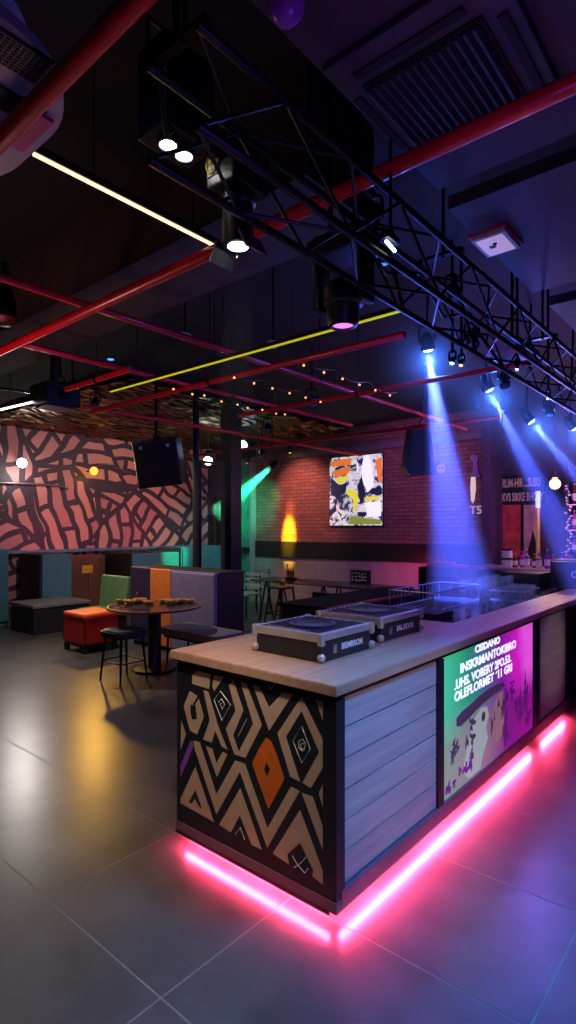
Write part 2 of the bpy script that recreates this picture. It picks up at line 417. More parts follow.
m = MB().box((-3.56, 9.05, 0), (-3.42, 9.75, 3.62)); struct('column_dark', m, mat('column_purple', srgb(70, 50, 80), .6))
m = MB().box((-3.42, 9.6, 0), (3.1, 9.75, 3.62)); struct('wall_bar', m, mat('bar_wall_plum', srgb(70, 48, 72), .7, var=.25))
m = MB().box((3.0, -2.7, 0), (3.15, 9.75, 3.62)); struct('wall_right', m, CEIL)
m = MB().box((-10.5, -2.7, 0), (3.1, -2.55, 3.62)); struct('wall_front', m, CEIL)
# concrete beam across the room
m = MB().box((-10.5, 1.88, 3.15), (-1.5, 2.42, 3.62)); struct('ceiling_beam', m, CONC)
# dropped ceiling boards over the bar side
PX = -1.088
m = MB(); m.box((PX, -2.5, 3.1), (3.0, 2.27, 3.16)); m.box((PX, -2.5, 3.16), (PX+.05, 2.27, 3.62)); struct('ceiling_board_near', m, PANEL)
m = MB(); m.box((PX-.03, 2.44, 3.1), (3.0, 3.64, 3.16)); struct('ceiling_board_middle', m, PANEL)
m = MB(); m.box((PX-.01, 3.92, 3.1), (3.0, 6.1, 3.16)); struct('ceiling_board_far', m, PANEL)
m = MB(); m.box((PX-.01, 6.4, 3.1), (3.0, 9.6, 3.16)); struct('ceiling_board_end', m, PANEL)
# crumpled gold foil under the ceiling by the mural
m = MB()
nx, ny = 26, 34; vv = {}
for i in range(nx+1):
    for j in range(ny+1):
        vv[i, j] = m.bm.verts.new((-10.4+4.3*i/nx, 4.0+5.0*j/ny, 3.5+random.uniform(-.035, .035)))
for i in range(nx):
    for j in range(ny): m.bm.faces.new((vv[i, j], vv[i+1, j], vv[i+1, j+1], vv[i, j+1]))
o = struct('ceiling_foil', m, FOIL)
# ledge along the mural, teal light put into its colour
m = MB().box((-10.5, 2.5, 1.18), (-10.36, 9.2, 1.24), .01); struct('trim_3', m, TEAL)

# ================================================================== RED PIPES
def pipe(p, q, label, r=.026):
    a = Vector(p); b_ = Vector(q); t = thing('ceiling_pipe', label, 'pipe', a, 'red pipes of the ceiling grid')
    part('pipe', MB().cyl(a, b_, r, seg=20), REDP, t)
    # hanger rods with clamps up to the ceiling
    L_ = (b_-a).length; n = max(1, int(L_/4.5)); d = (b_-a)/L_
    for k in range(n):
        s = a+d*(L_*(k+.5)/n); top = 3.62 if s.x < PX-.1 else 3.1
        if 1.8 < s.y < 2.5 and s.x < -1.5: top = 3.15
        m = MB().cyl(s+Vector((0, 0, r*.6)), (s.x, s.y, top), .005, seg=8).cyl(s-d*.014, s+d*.014, r*1.2, seg=16)
        part('hanger', m, BLK, t)
pipe((-10.2, .79, 2.9), (2.9, .79, 2.9), 'red ceiling pipe crossing under the rounded white air conditioner', .028)
pipe((-10.2, 1.735, 2.9), (2.9, 1.735, 2.9), 'red ceiling pipe running past the louvred ceiling unit', .028)
pipe((-4.62, 2.48, 2.845), (-3.66, 2.48, 2.845), 'red ceiling pipe just beyond the concrete beam', .022)
pipe((-5.3, 3.13, 2.845), (-1.72, 3.13, 2.845), 'red ceiling pipe beside the yellow light strip', .022)
pipe((-4.3, 4.25, 2.845), (-1.3, 4.25, 2.845), 'red ceiling pipe beyond the yellow light strip and fairy lights', .022)
pipe((-8.8, 6.1, 2.845), (-2.2, 6.1, 2.845), 'farthest red ceiling pipe, crossing ahead of the brick wall', .022)
pipe((-3.05, .83, 2.955), (-3.05, 7.2, 2.955), 'long red ceiling pipe crossing above the others', .022)
pipe((-4.04, 1.78, 2.955), (-4.04, 6.0, 2.955), 'red ceiling pipe running beside the orange fairy lights', .022)
pipe((-5.6, 3.2, 2.955), (-5.6, 8.6, 2.955), 'red ceiling pipe running above the round table', .022)

# ================================================================== LED STRIPS ON THE CEILING
WARM = glow('warm_led', (1, .62, .34), 2.2); YEL = glow('yellow_led', (.52, .47, .01), .9)
t = thing('linear_light', 'warm white linear light line ending at the black spotlight', 'light', (-2.02, .96, 3.0))
part('housing', MB().box((-2.034, .96, 3.0), (-2.006, 1.98, 3.03)), BLK, t)
part('diffuser', MB().box((-2.027, .96, 2.992), (-2.013, 1.98, 3.0)), WARM, t)
for y in (1.2, 1.7): part('suspension', MB().cyl((-2.02, y, 3.03), (-2.02, y, 3.62), .003, seg=6), BLKM, t)
t = thing('linear_light', 'long yellow linear light line beside red pipe', 'light', (-4.6, 2.9, 2.9))
part('housing', MB().box((-4.6, 2.885, 2.9), (-1.6, 2.915, 2.925)), BLK, t)
part('diffuser', MB().box((-4.6, 2.891, 2.892), (-1.6, 2.909, 2.9)), YEL, t)
for x in (-4.2, -3.2, -2.2): part('suspension', MB().cyl((x, 2.9, 2.925), (x, 2.9, 3.62), .003, seg=6), BLKM, t)
t = thing('linear_light', 'short white linear light beside the black projector under the foil', 'light', (-6.2, 2.6, 3.0))
a, b_ = at_d(-14, 413, 6.1), at_d(33, 402, 6.2)
part('diffuser', MB().tube([a, b_], .012, 6), glow('white_led', (1, .85, .75), 4.0), t)
part('housing', MB().tube([a+Vector((0, 0, .022)), b_+Vector((0, 0, .022))], .014, 6), BLK, t)
part('suspension', MB().cyl((a+b_)/2+Vector((0, 0, .03)), ((a+b_)/2).xy.to_3d()+Vector((0, 0, 3.62)), .004, seg=6), BLKM, t)
a, b_ = at_d(-14, 386, 7.2), at_d(36, 393, 7.3)
t = thing('conduit', 'silver conduit lit white beside the short linear light', 'pipe', a)
part('tube', MB().tube([a, b_], .018, 10), STEEL, t)
part('suspension', MB().cyl((a+b_)/2, ((a+b_)/2).xy.to_3d()+Vector((0, 0, 3.62)), .004, seg=6), BLKM, t)
# fairy lights
FAIRY = glow('fairy_bulb', (1, .30, .08), 2.6)
for (x, y0, y1, n, lab) in ((-3.84, 2.95, 4.6, 9, 'string of orange fairy lights beside red pipe, nearest the mural'),
                            (-3.17, 2.97, 4.3, 6, 'middle string of orange fairy lights, between the other two'),
                            (-2.55, 3.05, 4.5, 6, 'string of orange fairy lights nearest the black moving head')):
    t = thing('fairy_lights', lab, 'string lights', (x, y0, 2.82), 'orange fairy lights')
    pts = [(x, y0+(y1-y0)*k/24, 2.865-.04*abs(math.sin(PI*k*n/24/2))) for k in range(25)]
    part('cable', MB().tube(pts, .004, 6), BLK, t)
    for k in range(n):
        p = pts[min(24, int((k+.5)*24/n))]
        b0 = part('bulb', MB().sph((p[0], p[1], p[2]-.02), .009, 10), FAIRY, t)
    for yy in (y0, y1): part('tie', MB().cyl((x, yy, 2.86), (x, yy, 3.62), .0015, seg=6), BLK, t)

# ================================================================== CEILING UNITS
# louvred cassette in the dropped ceiling
t = thing('ceiling_cassette', 'square louvred ceiling cassette set in the dropped board above bar', 'air conditioner', (-.8, 1.75, 3.1))
part('faceplate', MB().box((-1.07, 1.42, 3.075), (-.52, 2.06, 3.1), .006), PANEL, t)
gr = MB(); gr.box((-1.0, 1.545, 3.068), (-.61, 1.955, 3.076)); part('grille', gr, PANELD, t)
lv = MB()
for k in range(14):
    x = -.985+.027*k
    lv.box((x-.007, 1.555, 3.05), (x+.007, 1.945, 3.068), rot=Euler((0, .5, 0)).to_matrix())
part('louvre', lv, PANEL, t)
for lo, hi in (((-1.0, 1.485, 3.069), (-.64, 1.515, 3.076)), ((-1.058, 1.58, 3.069), (-1.03, 1.95, 3.076)), ((-.58, 1.58, 3.069), (-.553, 1.94, 3.076)), ((-1.0, 1.985, 3.069), (-.64, 2.015, 3.076))):
    part('air_slot', MB().box(lo, hi), PANELD, t)
# rounded white air conditioner by the first pipe
t = thing('air_conditioner', 'rounded white ceiling air conditioner with dark mesh behind the red pipe', 'air conditioner', (-1.93, .5, 2.95))
part('casing', MB().rrect(-1.94, .48, .35, .35, .24, 2.985, 3.14, 10), WHITEP, t)
rim = MB().rrect(-1.94, .475, .45, .45, .33, 2.952, 2.985, 10); part('panel', rim, mat('pinkish_white_panel', srgb(196, 176, 186), .35), t)
gm = MB(); gm.box((-1.63, .12, 2.945), (-1.52, .78, 2.953)); part('mesh_backing', gm, PANELD, t)
gm = MB()
for k in range(9): gm.box((-1.63+.0131*k, .12, 2.939), (-1.626+.0131*k, .78, 2.945))
for k in range(44): gm.box((-1.63, .125+.015*k, 2.939), (-1.52, .129+.015*k, 2.945))
part('mesh_grille', gm, mat('mesh_grey', srgb(120, 104, 110), .4), t)
part('air_slot', MB().box((-1.815, .12, 2.944), (-1.72, .86, 2.953)), PANELD, t)
part('air_slot', MB().box((-2.2, .15, 2.944), (-2.14, .75, 2.953)), PANELD, t)
part('reflection_patch', MB().box((-1.96, .85, 2.94), (-1.74, .895, 2.953), .004), mat('pink_reflection', srgb(220, 50, 130), .3), t)  # added pink piece, a magenta reflection painted as colour
part('hanger', MB().cyl((-1.7, .3, 3.14), (-1.7, .3, 3.62), .008).cyl((-2.2, .7, 3.14), (-2.2, .7, 3.62), .008), BLKM, t)
# flat square ceiling devices
def plate(name, p4, z, label, m0, th=.03):
    ps = [at_z(u, v, z) for u, v in p4]; xs = [p.x for p in ps]; ys = [p.y for p in ps]
    x0, x1, y0, y1 = min(xs), max(xs), min(ys), max(ys)
    t = thing(name, label, 'ceiling fixture', ((x0+x1)/2, (y0+y1)/2, z))
    part('cover', MB().box((x0, y0, z), (x1, y1, z+th), .008), m0, t)
    return t, x0, x1, y0, y1
t, x0, x1, y0, y1 = plate('exit_light', [(476, 240), (510, 236), (515, 250), (487, 258)], 3.07, 'square white box light with pink rim flush on the ceiling board', WHITEP)
part('rim', MB().box((x0-.008, y0-.008, 3.088), (x1+.008, y1+.008, 3.1)), mat('pink_rim', srgb(220, 70, 110), .4), t)
part('pictogram', MB().box((x0+.055, y0+.10, 3.066), (x0+.085, y0+.13, 3.07)).sph((x0+.09, y0+.09, 3.07), .012, 10), BLK, t)
part('lens', MB().box((x0+.02, y0+.02, 3.067), (x1-.02, y1-.02, 3.071)), glow('exit_face', (.9, .62, .95), .35), t)
t, x0, x1, y0, y1 = plate('ceiling_speaker', [(500, 352), (522, 350), (523, 366), (502, 367)], 2.9, 'small pinkish box speaker under the dark ceiling beside truss', mat('pinkish_plastic', srgb(170, 130, 150), .5), .09)
part('bracket', MB().cyl(((x0+x1)/2, (y0+y1)/2, 2.99), ((x0+x1)/2, (y0+y1)/2, 3.62), .012), BLKM, t)
# purple dome
p = at_z(286, 4, 2.98)
t = thing('ceiling_dome_camera', 'small purple lit dome hanging from the ceiling above the truss', 'dome', p)
part('dome', MB().lathe([(0, -.05), (.025, -.044), (.042, -.025), (.05, 0), (.05, .02)], p, 20), mat('violet_dome', srgb(150, 80, 190), .25), t)
part('collar', MB().cyl(p+Vector((0, 0, .02)), p+Vector((0, 0, .14)), .056, seg=20), mat('grey_collar', srgb(70, 60, 80), .5), t)
def small_det(u, v, z, label):
    p = at_z(u, v, z); t = thing('smoke_detector', label, 'detector', p)
    part('body', MB().lathe([(0, -.02), (.03, -.018), (.045, 0), (.045, .02), (0, .02)], p, 18), WHITEP, t)
    part('stem', MB().cyl(p+Vector((0, 0, .02)), (p.x, p.y, 3.62), .006, seg=8), BLKM, t)
small_det(273, 345, 2.98, 'small white detector dome just above the yellow light strip')
small_det(185, 337, 3.05, 'small grey detector by the long red pipe')

# ================================================================== TRUSS
t = thing('lighting_truss', 'long black box truss with diagonal lattice carrying the stage lights', 'truss', (-1.10, 0, 2.6))
TX = (-1.03, -1.22); TZ = (2.60, 2.84); ya, yb = .88, 8.6
for x in TX:
    for z in TZ: part('chord', MB().cyl((x, ya, z), (x, yb, z), .013, seg=14), TRUSSM, t)
n = 24; st = (yb-ya)/n
for face in range(4):
    m = MB()
    for k in range(n):
        y0 = ya+st*k; y1 = y0+st; f = k % 2
        if face < 2:
            x = TX[face]; m.cyl((x, y0, TZ[f]), (x, y1, TZ[1-f]), 0.006, seg=8)
        else:
            z = TZ[face-2]; m.cyl((TX[f], y0, z), (TX[1-f], y1, z), .006, seg=8)
    part('lattice', m, TRUSSM, t)
for y in (.9, 2.35, 3.78, 6.25): part('suspension', MB().cyl((-1.10, y, 2.84), (-1.10, y, 3.62), .008, seg=8).box((-1.24, y-.015, 2.848), (-1.01, y+.015, 2.862)), BLKM, t)
# cable draped along the truss
for (pts, lab) in (([(-1.25, .95, 2.95), (-1.32, 1.0, 2.86), (-1.38, 1.06, 2.83), (-1.42, 1.12, 2.9), (-1.45, 1.2, 2.98)], 'looped dark cable above the twin spotlight'),
                   ([(-1.28, 1.9, 2.87), (-1.3, 2.2, 2.78), (-1.29, 2.5, 2.88), (-1.31, 2.8, 2.76), (-1.29, 3.1, 2.86)], 'dark cable sagging beside the truss ahead of the bar beams')):
    solo('hanging_cable', MB().tube(pts, .009, 8), BLKP, lab, 'cable')

# ================================================================== LIGHT FIXTURES
def basis(d):
    return (-Vector(d).normalized()).to_track_quat('Z', 'Y').to_matrix()
def par(p, to, r, L_, lens, label, hang=None, cat='spotlight', name='spotlight', group=None):
    """can light: body, lens, yoke, stem. p = centre of the lens"""
    p = Vector(p); d = (Vector(to)-p).normalized()
    t = thing(name, label, cat, p, group)
    ax = -d
    part('can', MB().lathe([(r*1.08, -.01), (r*1.15, -.004), (r*1.15, .012), (r*1.05, .02), (r*1.05, L_*.6), (r*.8, L_*.85), (r*.45, L_), (0, L_)], p, 22, ax).lathe([(r*1.08, -.01), (r*1.0, .006)], p, 22, ax), BLKP, t)
    part('lens', MB().lathe([(0, -r*.45), (r*.4, -r*.4), (r*.8, -r*.18), (r*1.02, .006), (r*1.02, .010), (0, .010)], p, 22, ax), lens, t)
    c = p+ax*L_*.45; side = ax.cross(Vector((0, 0, 1)))
    side = side.normalized() if side.length > .05 else Vector((0, 1, 0))
    up = Vector((0, 0, 1)); w = r*1.35; h = r*1.9+.03
    part('yoke', MB().tube([c-side*w, c-side*w+up*h*.8, c-side*w*.8+up*h, c+side*w*.8+up*h, c+side*w+up*h*.8, c+side*w], .008, 8), BLKM, t)
    top = c+up*h
    if hang is not None:
        hz = Vector(hang)
        part('clamp', MB().cyl(top, hz, .010, seg=10).sph(top, .016, 10), BLKM, t)
    return t
BLUEL = glow('blue_lens', (.35, .5, 1.0), 25); WHITEL = glow('white_lens', (1, .97, .9), 20); ORL = glow('orange_lens', (1, .48, .05), 1.25)
GREENL = glow('green_lens', (.15, 1, .6), 12); PINKL = glow('violet_lens', (.8, .2, .85), 1.6); DIMBL = glow('blue_led', (.05, .2, 1), 3.0); ORS = glow('orange_led', (1, .45, .15), 8)
# twin white spotlight left of the truss
p1, p2 = at_x(168, 146, -1.46), at_x(184, 157, -1.46)
t = thing('twin_spotlight', 'black twin spotlight with two round white lamps glowing', 'spotlight', p1)
mid = (p1+p2)/2
part('housing', MB().box((mid.x-.075, mid.y-.10, mid.z+.015), (mid.x+.075, mid.y+.10, mid.z+.30), .012), BLKP, t)
part('bracket', MB().tube([(mid.x, mid.y-.11, mid.z+.18), (mid.x, mid.y-.11, mid.z+.36), (mid.x, mid.y+.11, mid.z+.36), (mid.x, mid.y+.11, mid.z+.18)], .008, 8).cyl((mid.x, mid.y, mid.z+.36), (mid.x, mid.y, 3.62), .012), BLKM, t)
for q in (p1, p2):
    part('lamp_lens', MB().lathe([(0, -.006), (.022, 0), (.028, .012), (.028, .016), (0, .016)], q, 20), WHITEL, t)
    part('bezel', MB().lathe([(.028, 0), (.036, 0), (.036, .02), (.028, .02), (.028, 0)], q, 20), BLK, t)
# profile spotlight with the yellow sticker
c = at_x(238, 190, -1.36)
t = thing('profile_spotlight', 'black profile spotlight with yellow emblem sticker, lens shining down', 'spotlight', c)
part('housing', MB().box((c.x-.07, c.y-.085, c.z-.02), (c.x+.07, c.y+.085, c.z+.16), .015), BLKP, t)
part('barrel', MB().lathe([(.0, 0), (.052, 0), (.052, .13), (.06, .14), (.06, .17), (.0, .17)], (c.x, c.y, c.z-.19), 20), BLKP, t)
lz = Vector((c.x, c.y, c.z-.19))
part('lens', MB().lathe([(0, -.004), (.03, -.002), (.045, .004), (0, .004)], lz, 20), glow('cool_lens', (.85, .95, 1), 14), t)
for k in (-1, 1):
    part('barn_door', MB().box((c.x+min(k*.066, k*.073), c.y-.05, c.z-.235), (c.x+max(k*.066, k*.073), c.y+.05, c.z-.165), rot=Euler((0, -.5*k, 0)).to_matrix()), mat('door_edge', srgb(120, 120, 125), .3, .8), t, 'bright edged barn door')
part('bracket', MB().tube([(c.x, c.y-.1, c.z+.06), (c.x, c.y-.1, c.z+.2), (c.x, c.y+.1, c.z+.2), (c.x, c.y+.1, c.z+.06)], .008, 8).cyl((c.x, c.y, c.z+.2), (c.x+.1, c.y, 2.84), .012), BLKM, t)
sp = at_y(225, 185, c.y-.087)
st_ = MB(); st_.mi = 0; st_.box((c.x-.055, c.y-.0885, c.z+.02), (c.x+.0, c.y-.0855, c.z+.10)); part('sticker', st_, mat('sticker_black', (.02, .02, .02), .5), t)
em = MB()
for k in range(5):
    a0 = 2*PI*k/5
    em.prism([(c.x-.028+.022*math.cos(a0+s), c.y-.090, c.z+.06+.026*math.sin(a0+s)) if r_ else (c.x-.028+.010*math.cos(a0+s), c.y-.090, c.z+.06+.012*math.sin(a0+s)) for s, r_ in ((-.25, 0), (-.1, 1), (.5, 1), (.6, 0))], (0, .001, 0))
em.tube([(c.x-.028+.029*math.cos(a), c.y-.090, c.z+.06+.033*math.sin(a)) for a in [2*PI*i/20 for i in range(20)]], .003, 6, True)
part('emblem', em, mat('emblem_yellow', srgb(235, 200, 60), .5), t)
# big moving head
def moving_head(c, s, lens, label, hang):
    """c: middle of the whole unit, hanging; s scales a 0.45 m tall unit"""
    c = Vector(c); t = thing('moving_head_light', label, 'moving head light', c)
    B_ = lambda m, x0, x1, y0, y1, z0, z1, bv: m.box((c.x+x0*s, c.y+y0*s, c.z+z0*s), (c.x+x1*s, c.y+y1*s, c.z+z1*s), bv*s)
    m = MB(); B_(m, -.16, .16, -.12, .12, .13, .225, .018); B_(m, -.13, .13, -.10, .10, .205, .245, .01); part('base', m, BLKP, t)
    for k in (-1, 1):
        m = MB(); B_(m, min(k*.165, k*.115), max(k*.165, k*.115), -.06, .06, -.13, .14, .02); part('yoke_arm', m, BLKP, t)
    hc = c+Vector((0, 0, -.09*s))
    part('head', MB().lathe([(.058*s, -.135*s), (.075*s, -.13*s), (.085*s, -.10*s), (.088*s, -.03*s), (.105*s, -.02*s), (.105*s, .05*s), (.085*s, .09*s), (.05*s, .10*s), (0, .10*s)], hc, 26).lathe([(.058*s, -.135*s), (.055*s, -.12*s)], hc, 26), BLKP, t)
    part('lens', MB().lathe([(0, -.130*s), (.04*s, -.128*s), (.056*s, -.122*s), (.056*s, -.118*s), (0, -.118*s)], hc, 24), lens, t)
    for k in (-1, 1):
        part('carry_handle', MB().tube([hc+Vector((k*.10*s, -.05*s, .06*s)), hc+Vector((k*.13*s, -.05*s, .06*s)), hc+Vector((k*.13*s, .05*s, .06*s)), hc+Vector((k*.10*s, .05*s, .06*s))], .008*s, 6), BLKM, t)
        part('clamp', MB().cyl((c.x+k*.08*s, c.y, c.z+.24*s), (c.x+k*.08*s, c.y, hang), .012, seg=10), BLKM, t)
    return t
ch = at_x(343, 284, -1.36)
moving_head(ch, .80, PINKL, 'large black moving head light hanging from truss with violet lens', 3.62)
# cluster of cans beside it
par(at_x(383, 262, -1.31), at_x(383, 262, -1.31)+Vector((-.2, .2, -1)), .035, .09, glow('blue_dim', (.06, .25, .8), 1.2), 'black can light with blue lens beside the large moving head', (-1.245, 2.26, 2.61))
par(at_x(371, 228, -1.33), (-2.0, 2.6, 1.5), .032, .10, mat('dead_lens', srgb(90, 100, 130), .1), 'unlit can light tucked inside the truss above the moving head', (-1.33, 1.98, 3.1))
q = at_x(386, 241, -1.0)
t = thing('work_light', 'short white tube light glowing beside the truss', 'light', q)
part('tube', MB().cyl(q, q+Vector((.0, .06, -.012)), .006, seg=8), glow('tube_white', (.8, .95, 1), 5), t)
part('holder', MB().box(q+Vector((-.015, -.01, .008)), q+Vector((.015, .07, .03))).cyl(q+Vector((0, .03, .03)), q+Vector((0, .03, .36)), .006, seg=8), BLKM, t)
# four blue beam spots along the truss
beams = []
B = [(at_d(428, 349, 4.6), at_d(464, 602, 5.15), 'blue beam spotlight nearest the moving head, its beam crossing the brick wall', .052),
     (at_d(489, 389, 4.6), at_d(592, 592, 4.65), 'blue beam spotlight second from the moving head, over the lit sign', .045),
     (at_d(531, 421, 5.0), at_d(606, 510, 4.8), 'blue beam spotlight third from the moving head, near the plum wall', .040),
     (at_d(574, 428, 5.2), at_d(660, 530, 5.0), 'blue beam spotlight fourth from moving head, cut by the picture edge', .042)]
for (p, tgt, lab, r) in B:
    par(p, tgt, r, .13, BLUEL, lab, (p.x, p.y, 3.62 if p.x < -1.15 else 3.1), group='blue beam spotlights over the bar')
    beams.append((p, tgt, r))
# little spots in the distance
for (u, v, d, r, lm, lab, to) in (
    (452, 363, 3.9, .016, glow('pin_cyan', (.4, .8, 1), 8), 'tiny bluish white pin light beside the first beam', (0, 0, -1)),
    (461, 365, 4.1, .014, ORS, 'tiny orange pin light beside the first beam', (0, 0, -1)),
    (517, 369, 3.9, .010, WHITEL, 'tiny white pin light near the box speaker', (0, 0, -1)),
    (548, 398, 4.6, .010, WHITEL, 'tiny white pin light near the third beam', (0, 0, -1))):
    p = at_d(u, v, d)
    par(p, p+Vector((.1, -.5, -.8)), r, .06, lm, lab, (p.x, p.y, 3.62 if p.x < -1.15 else 3.1), name='pin_light', cat='light')
# wall floods on the mural
for (u, v, X, lm, lab) in ((22, 463, -10.2, WHITEL, 'round white floodlight glowing against the mural'), (94, 471, -10.2, ORL, 'round amber floodlight glowing against the mural')):
    p = at_x(u, v, X)
    t = thing('wall_floodlight', lab, 'wall light', p)
    part('lens', MB().lathe([(0, .02), (.06, .012), (.085, 0), (0, 0)], p, 24, Vector((1, -.35, -.15))), lm, t)
    part('reflector', MB().lathe([(.088, .012), (.10, .016), (.10, 0), (.07, -.10), (0, -.10)], p, 24, Vector((1, -.35, -.15))), BLKP, t)
    part('bracket', MB().cyl(p+Vector((-.08, .03, .01)), (-10.5, p.y+.03, p.z+.01), .018, seg=10), BLKM, t)
# hanging spots near the back
backs = []
for (u, v, d, r, lm, lab, to) in (
    (208, 461, 11.1, .085, WHITEL, 'bright white spotlight hanging by the glass screen', (1.0, -1.2, -.7)),
    (243, 445, 10.5, .080, glow('blue_white', (.45, .6, 1), 16), 'blue white spotlight hanging ahead of the brick wall', (.6, -1.4, -.5)),
    (272, 466, 10.4, .055, GREENL, 'green spotlight shining across the brick wall edge', (-.8, -.1, -.55)),
    (110, 357, 6.6, .055, DIMBL, 'dark hanging can light with blue lens beyond the beam', (.4, -.5, -1)),
    (60, 386, 6.3, .028, WHITEL, 'small white lit spotlight above the black projector', (.5, -.6, -.8)),
    (72, 389, 6.5, .028, DIMBL, 'small blue lit spotlight above the black projector', (.5, -.6, -.8)),
    (290, 452, 11.75, .05, glow('amber_dim', (1, .6, .1), 3), 'amber spotlight washing down the brick wall', (.0, .35, -1.2)),
    (300, 448, 11.2, .045, glow('red_dim', (1, .08, .1), 3), 'red spotlight hanging above the brick wall beside amber one', (.0, .45, -1)),
    (247, 462, 11.9, .05, glow('pink_dim', (1, .15, .3), 6), 'pink red spotlight above the teal pillar', (-.1, .3, -.9))):
    p = at_d(u, v, d)
    par(p, p+Vector(to), r, r*2.6, lm, lab, (p.x-.04, p.y+.02, 3.62))
    backs.append(p)
# dark clutter of unlit cans in the distance
for i, (u, v, d, lab) in enumerate(((262, 455, 10.0, 'unlit can light hanging beside the green spotlight'), (268, 430, 8.6, 'unlit can light hanging under the fairy lights'), (312, 405, 6.2, 'pale unlit can light hanging from red pipe ahead of the brick wall'),
                                    (95, 405, 7.5, 'unlit can light hanging under the gold foil'), (455, 300, 3.2, 'unlit can light on the truss above the first beam'), (473, 345, 3.6, 'unlit can light on the truss between first and second beam'), (505, 385, 4.3, 'unlit can light on the truss past the second beam'), (550, 415, 5.0, 'unlit can light on the truss past the third beam'))):
    p = at_d(u, v, d); on = p.x > -1.7
    par(p, p+Vector((.3, -.3, -1)), .05 if not on else .035, .12, mat('dead_lens', srgb(90, 100, 130), .1), lab, (-1.235 if on else p.x, p.y, 2.61 if on else 3.62))
# projector box on the drop pole near the foil
p = at_d(55, 397, 6.3)
t = thing('projector', 'black hanging projector box with blue underside below a dark pole', 'projector', p)
part('body', MB().box((p.x-.2, p.y-.2, p.z-.12), (p.x+.2, p.y+.2, p.z+.12), .02), BLKP, t)
part('underside', MB().box((p.x-.12, p.y-.16, p.z-.135), (p.x+.16, p.y+.16, p.z-.12)), mat('blue_plate', srgb(40, 60, 150), .3), t)
part('pole', MB().cyl((p.x, p.y, p.z+.12), (p.x, p.y, 3.62), .05), BLK, t)
part('lens', MB().lathe([(0, 0), (.05, 0), (.05, .05), (0, .05)], (p.x+.2, p.y, p.z), 16, (1, 0, 0)), BLKG, t)
# round dark ceiling speaker at the frame edge
p = at_d(4, 318, 4.2)
t = thing('pendant_speaker', 'round black pendant with dim red rim by the red pipe', 'speaker', p)
part('body', MB().lathe([(0, -.06), (.08, -.05), (.115, -.02), (.12, .02), (.09, .06), (0, .08)], p, 24), BLKP, t)
part('rim', MB().lathe([(.075, -.058), (.118, -.022), (.122, -.012), (.118, -.012), (.07, -.05)], p, 24), mat('rim_red', srgb(120, 20, 30), .4), t)
part('stem', MB().cyl(p+Vector((0, 0, .07)), (p.x, p.y, 3.62), .012), BLKM, t)

# ================================================================== HANGING LOUDSPEAKERS
a = at_d(160, 462, 7.3)
t = thing('loudspeaker', 'black box loudspeaker tilted in front of mural', 'speaker', a)
Rt = (Matrix.Rotation(math.radians(40), 3, 'Z') @ Matrix.Rotation(math.radians(-6), 3, 'Y') @ Matrix.Rotation(math.radians(12), 3, 'X'))
part('cabinet', MB().box(a-Vector((.28, .19, .30)), a+Vector((.28, .19, .30)), .02, rot=Rt), BLKP, t)
def loc(v): return a+Rt @ Vector(v)
gm = MB().box(a-Vector((.26, .2, .28)), a+Vector((.26, -.188, .28)), .004, rot=Rt, piv=a); part('grille', gm, mat('grille_cloth', (.02, .02, .022), .8, bump=.6, scale=120), t)
for x in (-.17, .17): part('bolt', MB().cyl(loc((x, -.19, .21)), loc((x, -.215, .21)), .022, seg=14), WHITELN, t)
part('bracket', MB().cyl(loc((0, 0, .3)), loc((0, 0, .34)), .05).cyl(loc((0, 0, .33)), (loc((0, 0, .33)).x, loc((0, 0, .33)).y, 3.62), .02), BLKM, t)
a = at_d(419, 452, 6.9)
t = thing('loudspeaker', 'tapered black loudspeaker hanging beside the first blue beam', 'speaker', a)
s_ = [(-.12, .30), (.10, .32), (.16, -.26), (-.14, -.30), (-.20, -.20)]
rv = Vector((RX, RY, 0)); fv = Vector((FX, FY, 0))
m = MB(); m.prism([a+rv*x+Vector((0, 0, z))-fv*.16 for x, z in s_], fv*.32)
bmesh.ops.bevel(m.bm, geom=list(m.bm.edges), offset=.012, segments=2, affect='EDGES'); part('cabinet', m, BLKP, t)
m = MB(); m.prism([a+rv*x*.86+Vector((0, 0, z*.9))-fv*.17 for x, z in s_], fv*.02); part('grille', m, mat('grille_cloth', (.02, .02, .022), .8), t)
part('bracket', MB().cyl(a+Vector((0, 0, .3)), a+rv*.05+Vector((0, 0, .42)), .016).cyl(a+rv*.05+Vector((0, 0, .42)), (a+rv*.05).xy.to_3d()+Vector((0, 0, 3.62)), .014), STEEL, t, 'bright steel hanging bracket')

# ================================================================== BAR COUNTER
XF, Y0, XB, YE, ZB, ZT = -1.355, 1.896, -2.375, 7.85, .068, 1.01
bar = thing('bar_counter', 'long wood topped bar with zigzag painted end and pink light underneath', 'bar counter', (XF, Y0, 0))
part('carcass', MB().box((XB+.02, Y0+.02, .1), (XF-.02, YE, .94)), BLK, bar)
part('plinth', MB().box((XB+.16, Y0+.16, 0), (XF-.16, YE-.1, .1)), BLK, bar)
# countertop: full slab at the near end, a strip along the front
m = MB(); m.prism([(XB-.03, Y0-.03, .965), (XF+.02, Y0-.03, .965), (XF+.02, YE, .965), (XF-.27, YE, .965), (XF-.27, 3.62, .965), (XB-.03, 3.62, .965)], (0, 0, .045))
bmesh.ops.bevel(m.bm, geom=[e for e in m.bm.edges], offset=.004, segments=2, affect='EDGES')
part('countertop', m, OAK, bar)
part('subtop', MB().box((XB, Y0, .93), (XF-.045, YE, .965)), BLK, bar)
part('work_surface', MB().box((XB-.03, 3.625, .966), (XF-.275, YE, .995), .003), mat('work_black', srgb(20, 20, 30), .18), bar, 'glossy black inset work surface')
